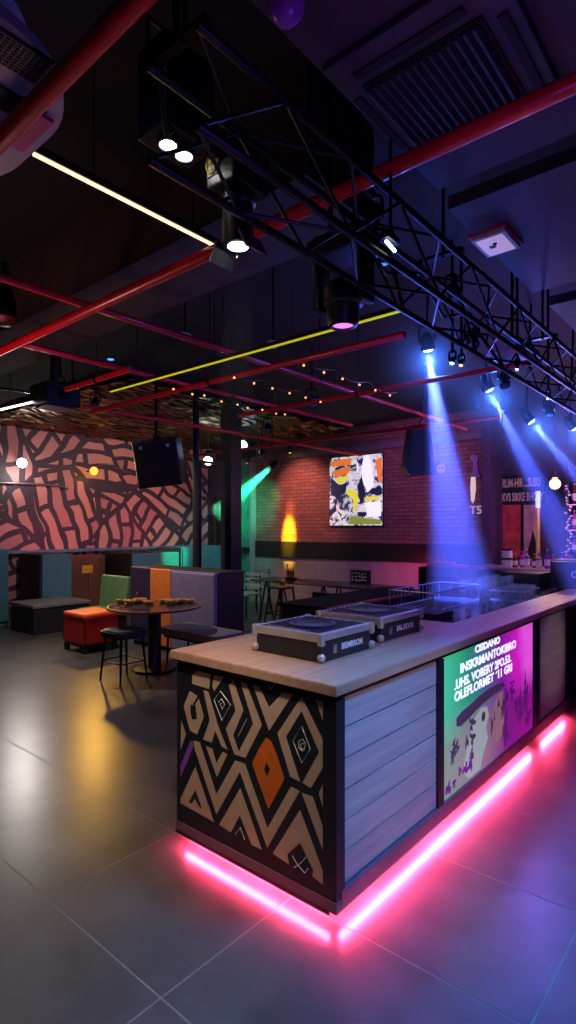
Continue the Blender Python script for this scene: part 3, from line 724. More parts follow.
# corner posts and rails
for lo, hi in (((XF-.062, Y0-.004, .1), (XF+.004, Y0+.06, .94)), ((XB-.004, Y0-.004, .1), (XB+.02, Y0+.06, .94)),
               ((XF-.05, 2.825, .12), (XF+.004, 2.9, .94)), ((XF-.05, 4.43, .12), (XF+.004, 4.585, .94)), ((XF-.05, 5.33, .12), (XF+.004, 5.42, .94))):
    part('post', MB().box(lo, hi, .003), BLK, bar)
part('bottom_rail', MB().box((XB-.006, Y0-.008, ZB), (XF+.008, Y0+.03, .115), .003), mat('base_board', srgb(112, 84, 92), .35), bar)
part('bottom_rail', MB().box((XF-.03, Y0+.03, ZB), (XF+.008, 5.42, .15), .003), mat('base_board', srgb(112, 84, 92), .35), bar)
part('light_lip', MB().box((XB-.006, Y0-.010, .054), (XF-.03, Y0-.002, .072)), BLK, bar)
part('top_rail', MB().box((XF-.04, Y0+.06, .946), (XF+.003, YE, .966)), BLK, bar)
# plank panels
def planks(y0, y1, z0, z1, n):
    m = MB(); h = (z1-z0)/n
    for k in range(n): m.box((XF-.03, y0, z0+h*k+.0025), (XF-.006, y1, z0+h*(k+1)-.0025), .003)
    return part('plank_panel', m, PLANK, bar, 'pale grey horizontal plank panel')
planks(1.962, 2.822, .155, .944, 6)
planks(4.59, 5.325, .155, .944, 1)
part('plain_panel', MB().box((XF-.03, 5.42, .1), (XF-.002, YE, .93)), BLK, bar, 'plain black panel')
# back-lit sign in the bar front
sg = part('sign_panel', MB().box((XF-.03, 2.905, .155), (XF-.004, 4.425, .945)), SIGN, bar, 'green to magenta lit sign with white lettering', smooth=False)
LIT = glow('lit_letter', (.95, .97, 1), .95)
xs = XF-.0035
for (body, u0, u1, v0, v1) in (('CISDANO', 475, 500, 652.5, 640.5), ('INSKRMANTOKIBRO', 460.5, 516, 673, 647), ('.UHS. VOBERY 2PO.53.', 454.5, 511, 690, 661), ('OLEFLORMET \u00b411 GRI', 454.5, 512, 702, 672.5)):
    p = at_x(u0, v0, xs); q = at_x(u1, v1, xs)
    text('lettering', body, .060 if u0 == 475 else .074, frame_x((xs, p.y, p.z-(.004 if u0 == 475 else .001))), LIT, sg, .0012, .0025, q.y-p.y)
# crowd and figure shapes printed on the sign
def sgp(lst, dy=0.0): return [(xs+dy, 2.905+1.52*a, .155+.775*b_) for a, b_ in lst]
m = MB()
DK = glow('print_dark', (.10, .05, .10), .35); PALE = glow('print_pale', (.42, .50, .40), .55); MGD = glow('print_plum', (.16, .01, .2), .5); TAN = glow('print_tan', (.36, .2, .22), .5)
m.mi = 0
m.prism(sgp([(.11, .535), (.16, .56), (.24, .575), (.32, .60), (.42, .615), (.52, .615), (.60, .60), (.62, .57), (.58, .55), (.50, .545), (.40, .53), (.30, .505), (.22, .475), (.15, .455), (.11, .475)]), (.0006, 0, 0))
def blob(a, b_, ra, rb, sp, lay):
    ph = random.uniform(0, 6); n_ = 14
    pts = []
    for k in range(n_):
        w = 2*PI*k/n_; rr = 1+sp*math.sin(3*w+ph)+sp*.7*math.sin(5*w+2*ph)+random.uniform(-sp, sp)*.5
        pts.append((a+ra*rr*math.cos(w), b_+rb*rr*math.sin(w)))
    m.prism(sgp(pts, lay), (.0003, 0, 0))
for k in range(9):
    m.mi = 0; blob(.05+random.uniform(0, .24), random.uniform(.16, .42), random.uniform(.008, .03), random.uniform(.02, .05), .45, .0001+.00002*k)
for k in range(5):
    m.mi = 2; blob(.04+.05*k, random.uniform(.05, .14), random.uniform(.012, .03), random.uniform(.02, .06), .4, .0003+.00002*k)
for k in range(7):
    m.mi = 0; blob(.46+random.uniform(0, .16), random.uniform(.1, .5), random.uniform(.006, .018), random.uniform(.03, .08), .4, .0007+.00002*k)
for k in range(22):
    m.mi = 2; blob(.62+random.uniform(0, .34), random.uniform(.12, .56), random.uniform(.010, .03), random.uniform(.03, .10), .45, .0001+.00002*k)
m.mi = 1
m.prism(sgp([(.17, .10), (.20, .24), (.24, .36), (.28, .45), (.35, .50), (.41, .48), (.43, .40), (.40, .32), (.42, .22), (.37, .12), (.34, .02), (.22, .02)]), (.0004, 0, 0))
m.mi = 3
m.prism(sgp([(.45, .28), (.47, .40), (.50, .48), (.55, .53), (.60, .52), (.62, .42), (.60, .33), (.61, .24), (.57, .15), (.51, .12), (.48, .20)]), (.0004, 0, 0))
m.mi = 0
m.lathe([(0, 0), (.03, 0), (.03, .001), (0, .001)], (xs+.0006, 2.905+1.52*.37, .155+.775*.42), 16, (1, 0, 0))
part('printed_figure', m, [DK, PALE, MGD, TAN], sg, smooth=False)
# painted end panel
ep = MB(); ep.box((XB+.02, Y0-.003, .115), (XF-.06, Y0+.02, .93)); pnl = part('end_panel', ep, BLK, bar, 'black end panel painted with beige zigzags and diamonds')
yp = Y0-.0035
R1 = (175, 650); R2 = (250, 660); R3 = (175, 730); R4 = (250, 770)
def pp(reg, pts, dy=0.0): return [at_y(reg[0]+x/6.4, reg[1]+y/6.4, yp-dy) for x, y in pts]
def fit(ps): return [Vector((min(max(p.x, XB+.024), XF-.066), p.y, min(max(p.z, .122), .925))) for p in ps]
shapes = [
 (R1, [(140, 100), (228, 125), (218, 250), (108, 215), (112, 160)]),
 (R1, [(265, 120), (310, 125), (300, 190), (250, 265), (238, 235), (248, 165)]),
 (R1, [(95, 262), (150, 300), (185, 425), (140, 540), (95, 515), (55, 360)]),
 (R1, [(182, 258), (213, 265), (270, 470), (335, 637), (300, 620), (257, 515), (235, 592), (180, 572), (222, 450)]),
 (R1, [(345, 228), (372, 178), (438, 385), (372, 545), (408, 650), (450, 690), (380, 668), (325, 505), (388, 388)]),
 (R1, [(418, 168), (455, 158), (556, 480), (450, 690), (408, 650), (500, 472)]),
 (R1, [(40, 450), (70, 540), (35, 640)]),
 (R2, [(18, 118), (58, 130), (122, 302), (212, 155), (272, 168), (122, 452)]),
 (R2, [(330, 192), (472, 510), (472, 690), (390, 820), (336, 785), (442, 590), (330, 325), (230, 490), (320, 778), (258, 748), (175, 470)]),
 (R2, [(418, 210), (470, 235), (472, 390), (425, 270)]),
 (R3, [(118, 68), (158, 78), (265, 410), (385, 195), (448, 215), (592, 628), (742, 361), (798, 391), (590, 754), (415, 268), (265, 540), (122, 110)]),
 (R4, [(330, 145), (402, 170), (472, 365), (472, 515)]),
 (R3, [(198, 103), (238, 118), (265, 212), (305, 140), (335, 155), (268, 302)]),
 (R3, [(130, 235), (250, 590), (35, 468), (35, 440)]),
 (R3, [(418, 370), (555, 766), (490, 735), (415, 545), (357, 655), (283, 607)]),
 (R4, [(320, 255), (470, 650), (470, 735), (400, 680), (405, 640), (320, 465), (238, 540), (250, 605), (145, 535)]),
 (R4, [(465, 90), (472, 240), (440, 150)])]
m = MB(); m.mi = 0
for reg, pts in shapes: m.prism(fit(pp(reg, pts)), (0, .003, 0))
m.mi = 1; m.prism(pp(R2, [(103, 496), (135, 520), (170, 600), (220, 760), (118, 955), (40, 740), (15, 660), (55, 570)]), (0, .003, 0))
m.mi = 2
for reg, pts in ((R2, [(105, 655), (128, 700), (108, 745), (90, 700)]), (R1, [(100, 350), (130, 355), (140, 440), (110, 445), (98, 400)]), (R1, [(150, 285), (158, 300), (125, 355), (115, 345)]), (R3, [(130, 383), (172, 503), (155, 492), (128, 440), (105, 470), (88, 462)])):
    m.prism(pp(reg, pts, .0008), (0, .002, 0))
m.mi = 4; m.prism(fit(pp(R3, [(100, 65), (120, 92), (80, 200), (35, 300), (35, 230)])), (0, .003, 0))  # beige sliver, the magenta light on it put into the colour
m.mi = 3
def stroke(reg, pts, close=False, r=.0016): m.tube(pp(reg, pts, .0012), r, 5, close)
stroke(R1, [(250, 320), (290, 262), (355, 350), (300, 450)], True)
stroke(R1, [(278, 335), (297, 312), (318, 347), (302, 378), (288, 345), (300, 340)])
stroke(R1, [(460, 440), (405, 550)])
stroke(R2, [(108, 150), (132, 190), (158, 150)])
stroke(R2, [(275, 520), (330, 420), (385, 570), (332, 660)], True)
stroke(R2, [(345, 540), (335, 530), (322, 545), (330, 572), (350, 565), (355, 535), (338, 505), (312, 520), (312, 560), (335, 582), (350, 575)])
stroke(R3, [(385, 668), (418, 625), (445, 702)])
stroke(R4, [(270, 548), (300, 600), (350, 660), (372, 630)]); stroke(R4, [(360, 555), (320, 600), (282, 625)])
part('zigzag_painting', m, [BEIGE, ORANGEP, BLK, WHITELN, BEIGELIT], pnl, smooth=False)
# pink strips under the base edge
PINK = glow('pink_led', (1, .056, .160), 420)
def strip(p, q):
    part('led_strip', MB().box(p, q), PINK, bar)
strip((XB+.05, Y0+.006, .056), (XF-.05, Y0+.024, .066)); strip((XF-.024, Y0+.05, .056), (XF-.006, 4.40, .066)); strip((XF-.024, 4.68, .056), (XF-.006, 5.30, .066))
ch_ = MB().box((XB+.05, Y0+.004, .066), (XF-.05, Y0+.026, .069)); ch_.box((XF-.026, Y0+.05, .066), (XF-.004, 5.30, .069)); part('led_channel', ch_, ALU, bar)

# ================================================================== PLAYER CASES ON THE BAR
def case(x0, y0, x1, y1, label, logo, nm):
    z = ZT+.001; t = thing('player_case', label, 'flight case', ((x0+x1)/2, (y0+y1)/2, z))
    h = .124
    part('body', MB().box((x0+.006, y0+.006, z), (x1-.006, y1-.006, z+h), .006), mat('case_black', (.012, .012, .016), .4, bump=.15, scale=90), t)
    rail = MB()
    for lo, hi in (((x0, y0, z+h-.03), (x1, y0+.022, z+h+.014)), ((x0, y1-.022, z+h-.03), (x1, y1, z+h+.014)), ((x0, y0, z+h-.03), (x0+.022, y1, z+h+.014)), ((x1-.03, y0, z+h-.024), (x1, y1, z+h+.014))):
        rail.box(lo, hi, .008, 3)
    part('edge_rail', rail, ALU, t)
    part('deck', MB().box((x0+.02, y0+.02, z+h-.01), (x1-.028, y1-.02, z+h+.012), .004), DBLUE, t)
    for x in (x0+.004, x1-.004):
        for y in (y0+.004, y1-.004):
            part('corner_ball', MB().sph((x, y, z+.024), .021, 14, (1, 1, 1)), mat('corner_steel', srgb(205, 180, 172), .35, .6), t)
            part('corner_cap', MB().box((x-.016, y-.016, z+h-.044), (x+.016, y+.016, z+h+.017), .009, 3), ALU, t)
    cx, cy = (x0+x1)/2-.004, (y0+y1)/2-.01; zt = z+h+.012
    pl = part('jog_wheel', MB().lathe([(.125, 0), (.13, .003), (.122, .007), (.105, .008), (.10, .006), (0, .006)], (cx, cy, zt), 40), mat('jog_black', srgb(24, 24, 36), .4), t)
    m = MB()
    for k in range(36):
        a = 2*PI*k/36
        m.box((cx+.112*math.cos(a)-.004, cy+.112*math.sin(a)-.004, zt+.007), (cx+.112*math.cos(a)+.003, cy+.112*math.sin(a)+.003, zt+.0088))
    for r in (.05, .075): m.tube([(cx+r*math.cos(2*PI*k/28), cy+r*math.sin(2*PI*k/28), zt+.0062) for k in range(28)], .0012, 5, True)
    part('platter_marking', m, mat('marking_blue', srgb(140, 150, 215), .35), pl)
    for k in range(7):
        part('button', MB().box((x0+.045+.042*k, y1-.062, zt), (x0+.068+.042*k, y1-.045, zt+.006), .002), mat('button_grey', srgb(130, 130, 170), .35), t)
    for k in range(6):
        part('button', MB().lathe([(.009, 0), (.009, .008), (0, .009)], (x0+.038, y0+.06+.05*k, zt), 12), mat('button_grey', srgb(130, 130, 170), .35), t)
    m = MB()
    for k in range(12): m.box((x0+.06+.024*k, y0+.034, zt), (x0+.074+.024*k, y0+.044, zt+.0015))
    part('deck_marking', m, mat('marking_blue', srgb(140, 150, 215), .35), t)
    # name on the right side
    w = (y1-y0)*.42; ymid = y0+(y1-y0)*.60
    text('logo', logo, .042, frame_x((x1-.0058, ymid-w/2, z+.040)), LABELW, t, .0008, .0012, w)
    part('catch', MB().box((x1-.007, y0+.10, z+.03), (x1-.002, y0+.13, z+.075), .002), STEEL, t)
    return t
case(-2.045, 2.135, -1.61, 2.58, 'black flight case with player deck nearest the bar corner', 'BIEMRROM', 'a')
case(-2.09, 2.735, -1.65, 3.215, 'black flight case with player deck farther along the bar', 'SAL.XOOB', 'b')
solo('signal_cable', MB().tube([(-1.95, 2.6, 1.022), (-1.96, 2.64, 1.018), (-1.93, 2.68, 1.018), (-1.95, 2.733, 1.03)], .005, 8), BLKP, 'short black cable joining the two player cases on the bar', 'cable')

# ================================================================== ON THE WORK SURFACE
ZW = .996
# wire dish rack
c0 = at_z(412, 606, ZW); c1 = at_z(459, 601, ZW)
x0, x1, y0, y1 = -2.36, -1.98, 4.05, 4.95
t = thing('dish_rack', 'chrome wire drying rack behind the player cases', 'rack', ((x0+x1)/2, (y0+y1)/2, ZW))
WIRE = mat('chrome_wire', srgb(205, 210, 220), .25, .7)
m = MB()
for z in (ZW+.012, ZW+.15): m.tube([(x0, y0, z), (x1, y0, z), (x1, y1, z), (x0, y1, z)], .005, 8, True)
part('frame', m, WIRE, t)
m = MB()
for k in range(15):
    y = y0+(y1-y0)*k/14; m.tube([(x0, y, ZW+.15), (x0, y, ZW+.012), (x1, y, ZW+.012), (x1, y, ZW+.15)], .003, 6)
part('wire_grid', m, WIRE, t)
for x in (x0, x1):
    for y in (y0, y1): part('foot', MB().cyl((x, y, ZW), (x, y, ZW+.15), .006, seg=8), WIRE, t)
# stemmed glasses and tumblers
def wine(x, y, label, z=ZW, s=1.0, gm=GLASS):
    t = thing('wine_glass', label, 'glass', (x, y, z), 'stemmed glasses lined up on the bar')
    part('bowl', MB().lathe([(.005, .07), (.028, .085), (.036, .12), (.033, .165), (.031, .165), (.034, .12), (.026, .088), (0, .076)], (x, y, z), 16), gm, t)
    part('stem', MB().lathe([(.034, 0), (.034, .003), (.006, .008), (.004, .04), (.005, .07), (0, .072)], (x, y, z), 16), gm, t)
    return t
k = 0; gl = 'clear stemmed glass in the row standing between wire rack and black boxes'
g0 = wine(-2.20, 5.15, gl)
for i in range(2):
    for j in range(9):
        if i == 0 and j == 0: continue
        copy_tree(g0, (-2.20+.14*i+.02*(j % 2), 5.15+.105*j, ZW), gl)
# tumblers stacked in a wire crate
cx0, cx1, cy0, cy1 = -1.93, -1.66, 5.1, 5.62
t = thing('glass_crate', 'wire crate holding clear tumblers near the bar front edge', 'crate', ((cx0+cx1)/2, (cy0+cy1)/2, ZW))
m = MB()
for z in (ZW+.006, ZW+.09): m.tube([(cx0, cy0, z), (cx1, cy0, z), (cx1, cy1, z), (cx0, cy1, z)], .004, 8, True)
for k in range(6):
    y = cy0+(cy1-cy0)*k/5; m.tube([(cx0, y, ZW+.09), (cx0, y, ZW+.006), (cx1, y, ZW+.006), (cx1, y, ZW+.09)], .003, 6)
part('frame', m, WIRE, t)
tl = 'clear tumbler standing in the wire crate on the bar'
def tumbler(x, y, z, label):
    o = solo('tumbler', MB().lathe([(0, 0), (.03, 0), (.036, .11), (.033, .11), (.027, .008), (0, .008)], (0, 0, 0), 16), GLASS, label, 'glass', 'tumblers in the wire crate')
    o.location = (x, y, z); return o
g1 = tumbler(cx0+.055, cy0+.06, ZW+.0105, tl)
for i in range(3):
    for j in range(5):
        if (i, j) == (0, 0): continue
        d = g1.copy(); C.objects.link(d); d.location = (cx0+.055+.08*i, cy0+.06+.1*j, ZW+.0105)
# low bottles and bar tools along the front of the work surface
for i, (x, y) in enumerate([(-1.72, 3.9), (-1.74, 4.15), (-1.71, 4.38), (-1.75, 4.62), (-1.72, 4.86)]):
    o = solo('shot_glass', MB().lathe([(0, 0), (.018, 0), (.024, .055), (.021, .055), (.015, .008), (0, .008)], (0, 0, 0), 14), GLASS, 'small clear shot glass in a line along the inset black surface', 'glass', 'shot glasses on the black work surface')
    o.location = (x, y, ZW+.0005)
# DJ mixer with blue faders, set into the work surface
mx0, mx1, my0, my1 = -2.2, -1.78, 3.68, 3.98
t = thing('dj_mixer', 'flat black mixer desk glowing blue beside the second player case', 'mixer', ((mx0+mx1)/2, (my0+my1)/2, ZW))
part('body', MB().box((mx0, my0, ZW+.0005), (mx1, my1, ZW+.05), .006), DBLUE, t)
for i in range(5):
    for j in range(3):
        part('knob', MB().lathe([(.010, 0), (.008, .014), (0, .014)], (mx0+.06+.075*i, my0+.06+.055*j, ZW+.05), 12), mat('button_grey', srgb(130, 130, 170), .35), t)
    part('fader', MB().box((mx0+.053+.075*i, my0+.21, ZW+.05), (mx0+.067+.075*i, my0+.27, ZW+.056), .001), mat('marking_blue', srgb(140, 150, 215), .35), t)
# black till and cabinet at the far end of the bar
def black_box(name, lo, hi, label, cat, txt=None):
    t = thing(name, label, cat, ((lo[0]+hi[0])/2, (lo[1]+hi[1])/2, lo[2]))
    part('casing', MB().box(lo, hi, .008), BLKP, t)
    return t
t = black_box('equipment_box', (-2.3, 6.25, ZW+.004), (-1.85, 6.75, ZW+.17), 'black equipment box on the bar behind the glasses', 'box')
part('vent', MB().box((-1.849, 6.3, ZW+.05), (-1.845, 6.7, ZW+.06)).box((-1.849, 6.3, ZW+.08), (-1.845, 6.7, ZW+.09)).box((-1.849, 6.3, ZW+.11), (-1.845, 6.7, ZW+.12)), BLKM, t)
for x in (-2.26, -1.89):
    for y in (6.3, 6.7): part('foot', MB().cyl((x, y, ZW), (x, y, ZW+.008), .012), BLKM, t)
t = black_box('cash_register', (-1.80, 6.45, 1.0115), (-1.40, 6.95, ZW+.30), 'black till with white letters at the far bar end', 'till')
text('lettering', 'di', .16, frame_y((-1.60, 6.448, ZW+.13)), LABELW, t, .001, .002)
part('keypad', MB().box((-1.78, 6.5, ZW+.3), (-1.5, 6.8, ZW+.315), .004), BLKM, t)
# ================================================================== BEHIND THE BAR
t = thing('service_counter', 'low black service counter with red edge behind the bar', 'counter', (-3.4, 5.3, 0))
part('body', MB().box((-3.75, 4.3, 0), (-3.2, 6.3, .87), .005), BLK, t)
part('top', MB().box((-3.78, 4.28, .87), (-3.17, 6.32, .90), .004), mat('matt_black', (.008, .008, .009), .9, spec=.1), t)
part('edge_trim', MB().box((-3.172, 4.28, .872), (-3.155, 6.32, .902), .003), mat('edge_red_lit', srgb(190, 40, 60), .35), t)  # red light on the edge painted into the trim colour
for y in (4.32, 4.98, 5.64): part('door', MB().box((-3.205, y, .08), (-3.185, y+.62, .84), .004), BLKP, t)
t = thing('bottle_cooler', 'black cooler cabinet with red topped lid behind the wire rack', 'cabinet', (-2.95, 6.1, 0))
part('body', MB().box((-3.12, 6.0, 0), (-2.62, 6.5, 1.2), .01), BLKP, t)
part('door', MB().box((-3.09, 5.985, .1), (-2.65, 6.0, 1.1), .004), BLKG, t)
part('handle', MB().cyl((-2.70, 5.965, .85), (-2.70, 5.965, 1.05), .009).cyl((-2.7, 5.985, .86), (-2.7, 5.96, .86), .007).cyl((-2.7, 5.985, 1.04), (-2.7, 5.96, 1.04), .007), STEEL, t)
o = solo('red_cloth', MB().rrect(-2.87, 6.24, .20, .17, .05, 1.2, 1.225).rrect(-2.92, 6.26, .12, .11, .05, 1.2245, 1.25), mat('red_cloth', srgb(200, 50, 50), .7, bump=.4), 'folded red cloth lying on the black cooler cabinet', 'cloth')
# back bar along the plum wall
t = thing('back_bar', 'dark back bar counter with light front edge below the posters', 'counter', (-1.6, 8.2, 0))
part('body', MB().box((-3.25, 7.95, 0), (1.6, 8.55, 1.06), .005), BLK, t)
part('top', MB().box((-3.28, 7.92, 1.06), (1.62, 8.58, 1.095), .004), mat('bar_grey_edge', srgb(150, 130, 135), .35), t)
for x in (-3.2, -2.5, -1.8, -1.1): part('door', MB().box((x, 7.935, .1), (x+.66, 7.95, 1.02), .004), BLKP, t)
# shelf unit with bottles (right background)
t = thing('bottle_shelf', 'dark wall shelving filled with violet lit bottles', 'shelf', (-1.6, 9.3, 1.1))
for z in (1.25, 1.62, 2.0): part('shelf', MB().box((-2.35, 9.2, z), (1.2, 9.58, z+.03), .003), BLKG, t)
for x in (-2.35, -1.2, 0): part('upright', MB().box((x-.02, 9.2, 1.096), (x+.02, 9.58, 2.4), .003), BLK, t)
part('base', MB().box((-2.35, 9.2, 0), (1.2, 9.58, 1.096), .003), BLK, t)
part('led_strip', MB().box((-2.33, 9.22, 1.615), (1.1, 9.24, 1.62)).box((-2.33, 9.22, 1.995), (1.1, 9.24, 2.0)), glow('violet_led', (.45, .08, 1), 9), t)
bm_cols = [VIOLETG, MAGG, AMBER, GLASS, VIOLETG]
def bottle(x, y, z, h, gm, label, group):
    t = thing('bottle', label, 'bottle', (x, y, z), group)
    r = .036
    part('body', MB().lathe([(0, 0), (r, 0), (r, h*.6), (r*.75, h*.7), (r*.36, h*.78), (r*.33, h*.95), (0, h*.95)], (x, y, z), 14), gm, t)
    part('cap', MB().lathe([(r*.38, h*.93), (r*.38, h), (0, h)], (x, y, z), 12), GOLD, t)
    part('label', MB().lathe([(r+.0006, h*.16), (r+.0014, h*.16), (r+.0014, h*.48), (r+.0006, h*.48)], (x, y, z), 14), CREAM, t)
    return t
names = ['violet glass', 'magenta glass', 'amber glass', 'clear glass', 'tall violet glass']
protos = []
for zi, z in enumerate((1.281, 1.651, 2.031)):
    for k in range(11):
        x = -2.26+.105*k; q = (k*2+zi) % 5
        if abs(x+1.2) < .06: continue
        key = next((p for p in protos if p[0] == q), None)
        lab = '%s bottle with gold cap standing on the %s shelf' % (names[q], ('lowest', 'middle', 'top')[zi])
        if key is None:
            protos.append((q, bottle(x, 9.34, z, .25+.02*(q % 3), bm_cols[q], lab, 'bottles on the wall shelves')))
        else:
            d = copy_tree(key[1], (x, 9.34, z), lab)
        
for r_ in bpy.data.objects:
    if r_.name.startswith('bottle') and r_.get('category') == 'bottle': r_['group'] = r_['label']
# bottles and canisters on the back bar
zb = 1.0955
for k, (u, gm, nm) in enumerate(((515, AMBER, 'amber bottle on the back bar beside the cream canisters'), (521, MAGG, 'wine coloured bottle on the back bar, second from the canisters'), (527, GLASS, 'clear bottle on the back bar below the peach poster'), (533, AMBER, 'amber bottle on the back bar under the peach poster edge'), (539, GLASS, 'clear bottle on the back bar under the gold lamp'), (546, VIOLETG, 'violet bottle on the back bar beyond the gold lamp'), (553, MAGG, 'magenta bottle on the back bar below the round lamp'), (561, VIOLETG, 'violet bottle on the back bar past the round lamp'), (568, MAGG, 'magenta bottle on the back bar nearest the shelf chain'))):
    p = at_y(u, 560, 8.15); bottle(p.x, 8.15+.06*(k % 2), zb, .20+.03*(k % 3), gm, nm, None)
p = at_y(507, 560, 8.2)
for k, z in enumerate((zb, zb+.132)):
    t = thing('canister', ('cream canister with black lid, lower of the two on the back bar', 'cream canister with black lid, upper of the two on the back bar')[k], 'canister', (p.x, 8.2, z))
    part('body', MB().lathe([(0, 0), (.07, 0), (.073, .01), (.073, .10), (0, .10)], (p.x, 8.2, z), 22), CREAM, t)
    part('lid', MB().lathe([(.074, .10), (.076, .103), (.076, .128), (0, .131)], (p.x, 8.2, z), 22), BLK, t)
# framed posters and the lettered board
def wall_rect(u0, v0, u1, v1, Y):
    a = at_y(u0, v0, Y); b_ = at_y(u1, v1, Y); zc = sorted((at_y(u0, v0, Y).z, at_y(u0, v1, Y).z)); return a.x, b_.x, zc[0], zc[1]
x0, x1, z0, z1 = wall_rect(502, 476, 546, 505, 9.59)
t = thing('sign_board', 'black signboard with two rows of cream letters on plum wall', 'sign', ((x0+x1)/2, 9.59, z0))
part('board', MB().box((x0, 9.56, z0), (x1, 9.598, z1), .004), BLK, t)
text('lettering', 'RUM-HIR ...SUSU', .2, frame_y((x0+.02, 9.559, z0+.29)), LETTER, t, .002, .004, (x1-x0)*.86)
text('lettering', 'KVS SIKKE BHOLY', .19, frame_y((x0+.02, 9.559, z0+.06)), LETTER, t, .002, .004, (x1-x0)*.93)
x0, x1, z0, z1 = wall_rect(503, 505, 521, 556, 9.59)
t = thing('wall_poster', 'tall poster of red shapes under the lettered board', 'poster', (x0, 9.59, z0))
part('print', MB().box((x0, 9.57, z0), (x1, 9.596, z1)), REDPOST, t)
part('frame', MB().box((x1, 9.565, z0-.02), (x1+.03, 9.598, z1)).box((x0-.02, 9.565, z0-.02), (x0, 9.598, z1)), BLK, t)
x0, x1, z0, z1 = wall_rect(523, 505, 537, 560, 9.59); x0 += .02
t = thing('wall_poster', 'peach poster with dark triangular figure beside the red one', 'poster', (x0, 9.59, z0))
part('print', MB().box((x0, 9.57, z0), (x1, 9.596, z1)), PEACH, t)
part('figure', MB().prism([(x0+.01, 9.569, z0+.02), (x0+.10, 9.569, z0+.30), (x0+.14, 9.569, z0+.5), (x0+.19, 9.569, z0+.28), (x0+.22, 9.569, z0+.02)], (0, .001, 0)), BLK, t)
part('frame', MB().box((x1, 9.565, z0-.02), (x1+.03, 9.598, z1)), BLK, t)
# slim gold upright lamp
p = at_y(543, 545, 9.3); q = at_y(543, 492, 9.3)
t = thing('upright_lamp', 'slim gold upright lamp with white lit top beside the posters', 'lamp', (p.x, 9.1, 1.096))
part('column', MB().cyl((p.x, 9.05, 1.12), (p.x, 9.05, q.z-.25), .03, seg=14), GOLD, t)
part('shade', MB().cyl((p.x, 9.05, q.z-.25), (p.x, 9.05, q.z), .034, seg=14), glow('ice_white', (.5, .65, 1), .9), t)
part('base', MB().cyl((p.x, 9.05, 0), (p.x, 9.05, 1.12), .06, seg=16), BLK, t)
# round glowing lamp over the back bar
p = at_y(555, 484, 8.5)
t = thing('globe_lamp', 'round glowing orange white globe lamp above the back bar', 'lamp', p)
part('globe', MB().sph(p, .075, 20), glow('globe_warm', (1, .60, .36), 2.6), t)
part('pendant_rod', MB().cyl(p+Vector((0, 0, .07)), (p.x, p.y, 3.1), .008), BLKM, t)
part('cap', MB().lathe([(.045, .06), (.04, .09), (.012, .10)], p, 16), GOLD, t)
# chain of white crystals
t = thing('crystal_chain', 'hanging chain of white glass pieces beside the globe lamp', 'decoration', at_y(568, 485, 9.1))
m = MB()
for k in range(26):
    q = at_y(568.5+random.uniform(-3, 3), 486+k*3.0, 9.1)
    m.box(q-Vector((.02, .008, .012)), q+Vector((.02, .008, .012)), .004, 1, rot=Euler((random.uniform(-1, 1), random.uniform(-1, 1), 0)).to_matrix())
part('crystal_mesh', m, WHITELN, t)
p = at_y(568.5, 486, 9.1); part('cord', MB().cyl((p.x, 9.1, 3.1), (p.x, 9.1, at_y(568, 562, 9.1).z), .004, seg=6), BLKM, t)
# dagger decoration on the brick wall with T5
yw = 9.19
t = thing('wall_dagger', 'big dagger shaped wall decoration with pale blade, point down', 'wall decoration', at_y(474, 490, yw))
def wp(u, v, dy=0): return at_y(u, v, yw-dy)
part('hilt', MB().prism([wp(471, 456), wp(474, 455), wp(477.5, 456), wp(479, 459), wp(477.5, 462), wp(479, 474), wp(473, 474), wp(474, 462), wp(471, 459)], (0, -.03, 0)), mat('hilt_mauve', srgb(150, 120, 150), .5), t)
part('guard', MB().prism([wp(470.5, 474), wp(481, 474.5), wp(480.5, 477), wp(470, 476.5)], (0, -.04, 0)), mat('hilt_mauve', srgb(150, 120, 150), .5), t)
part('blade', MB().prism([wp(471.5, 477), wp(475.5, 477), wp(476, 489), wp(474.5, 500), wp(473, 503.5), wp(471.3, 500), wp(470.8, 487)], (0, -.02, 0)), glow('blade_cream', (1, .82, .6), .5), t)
p = wp(470, 514)
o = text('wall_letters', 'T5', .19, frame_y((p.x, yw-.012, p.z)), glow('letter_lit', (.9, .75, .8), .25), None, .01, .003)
o['label'] = 'pale raised letters T5 on brick below the dagger'; o['category'] = 'sign'
p = at_y(441.5, 468.5, yw)
t = thing('wall_badge', 'small white oval badge on brick in the blue beam', 'badge', p)
part('plate', MB().lathe([(0, .02), (.085, .02), (.09, 0), (0, 0)], p, 24, (0, -1, 0)), WHITELN, t)
part('mark', MB().box(p+Vector((-.05, -.024, -.008)), p+Vector((-.015, -.02, .012))).box(p+Vector((0, -.024, -.008)), p+Vector((.045, -.02, .012))), mat('mark_grey', srgb(120, 120, 130), .5), t)
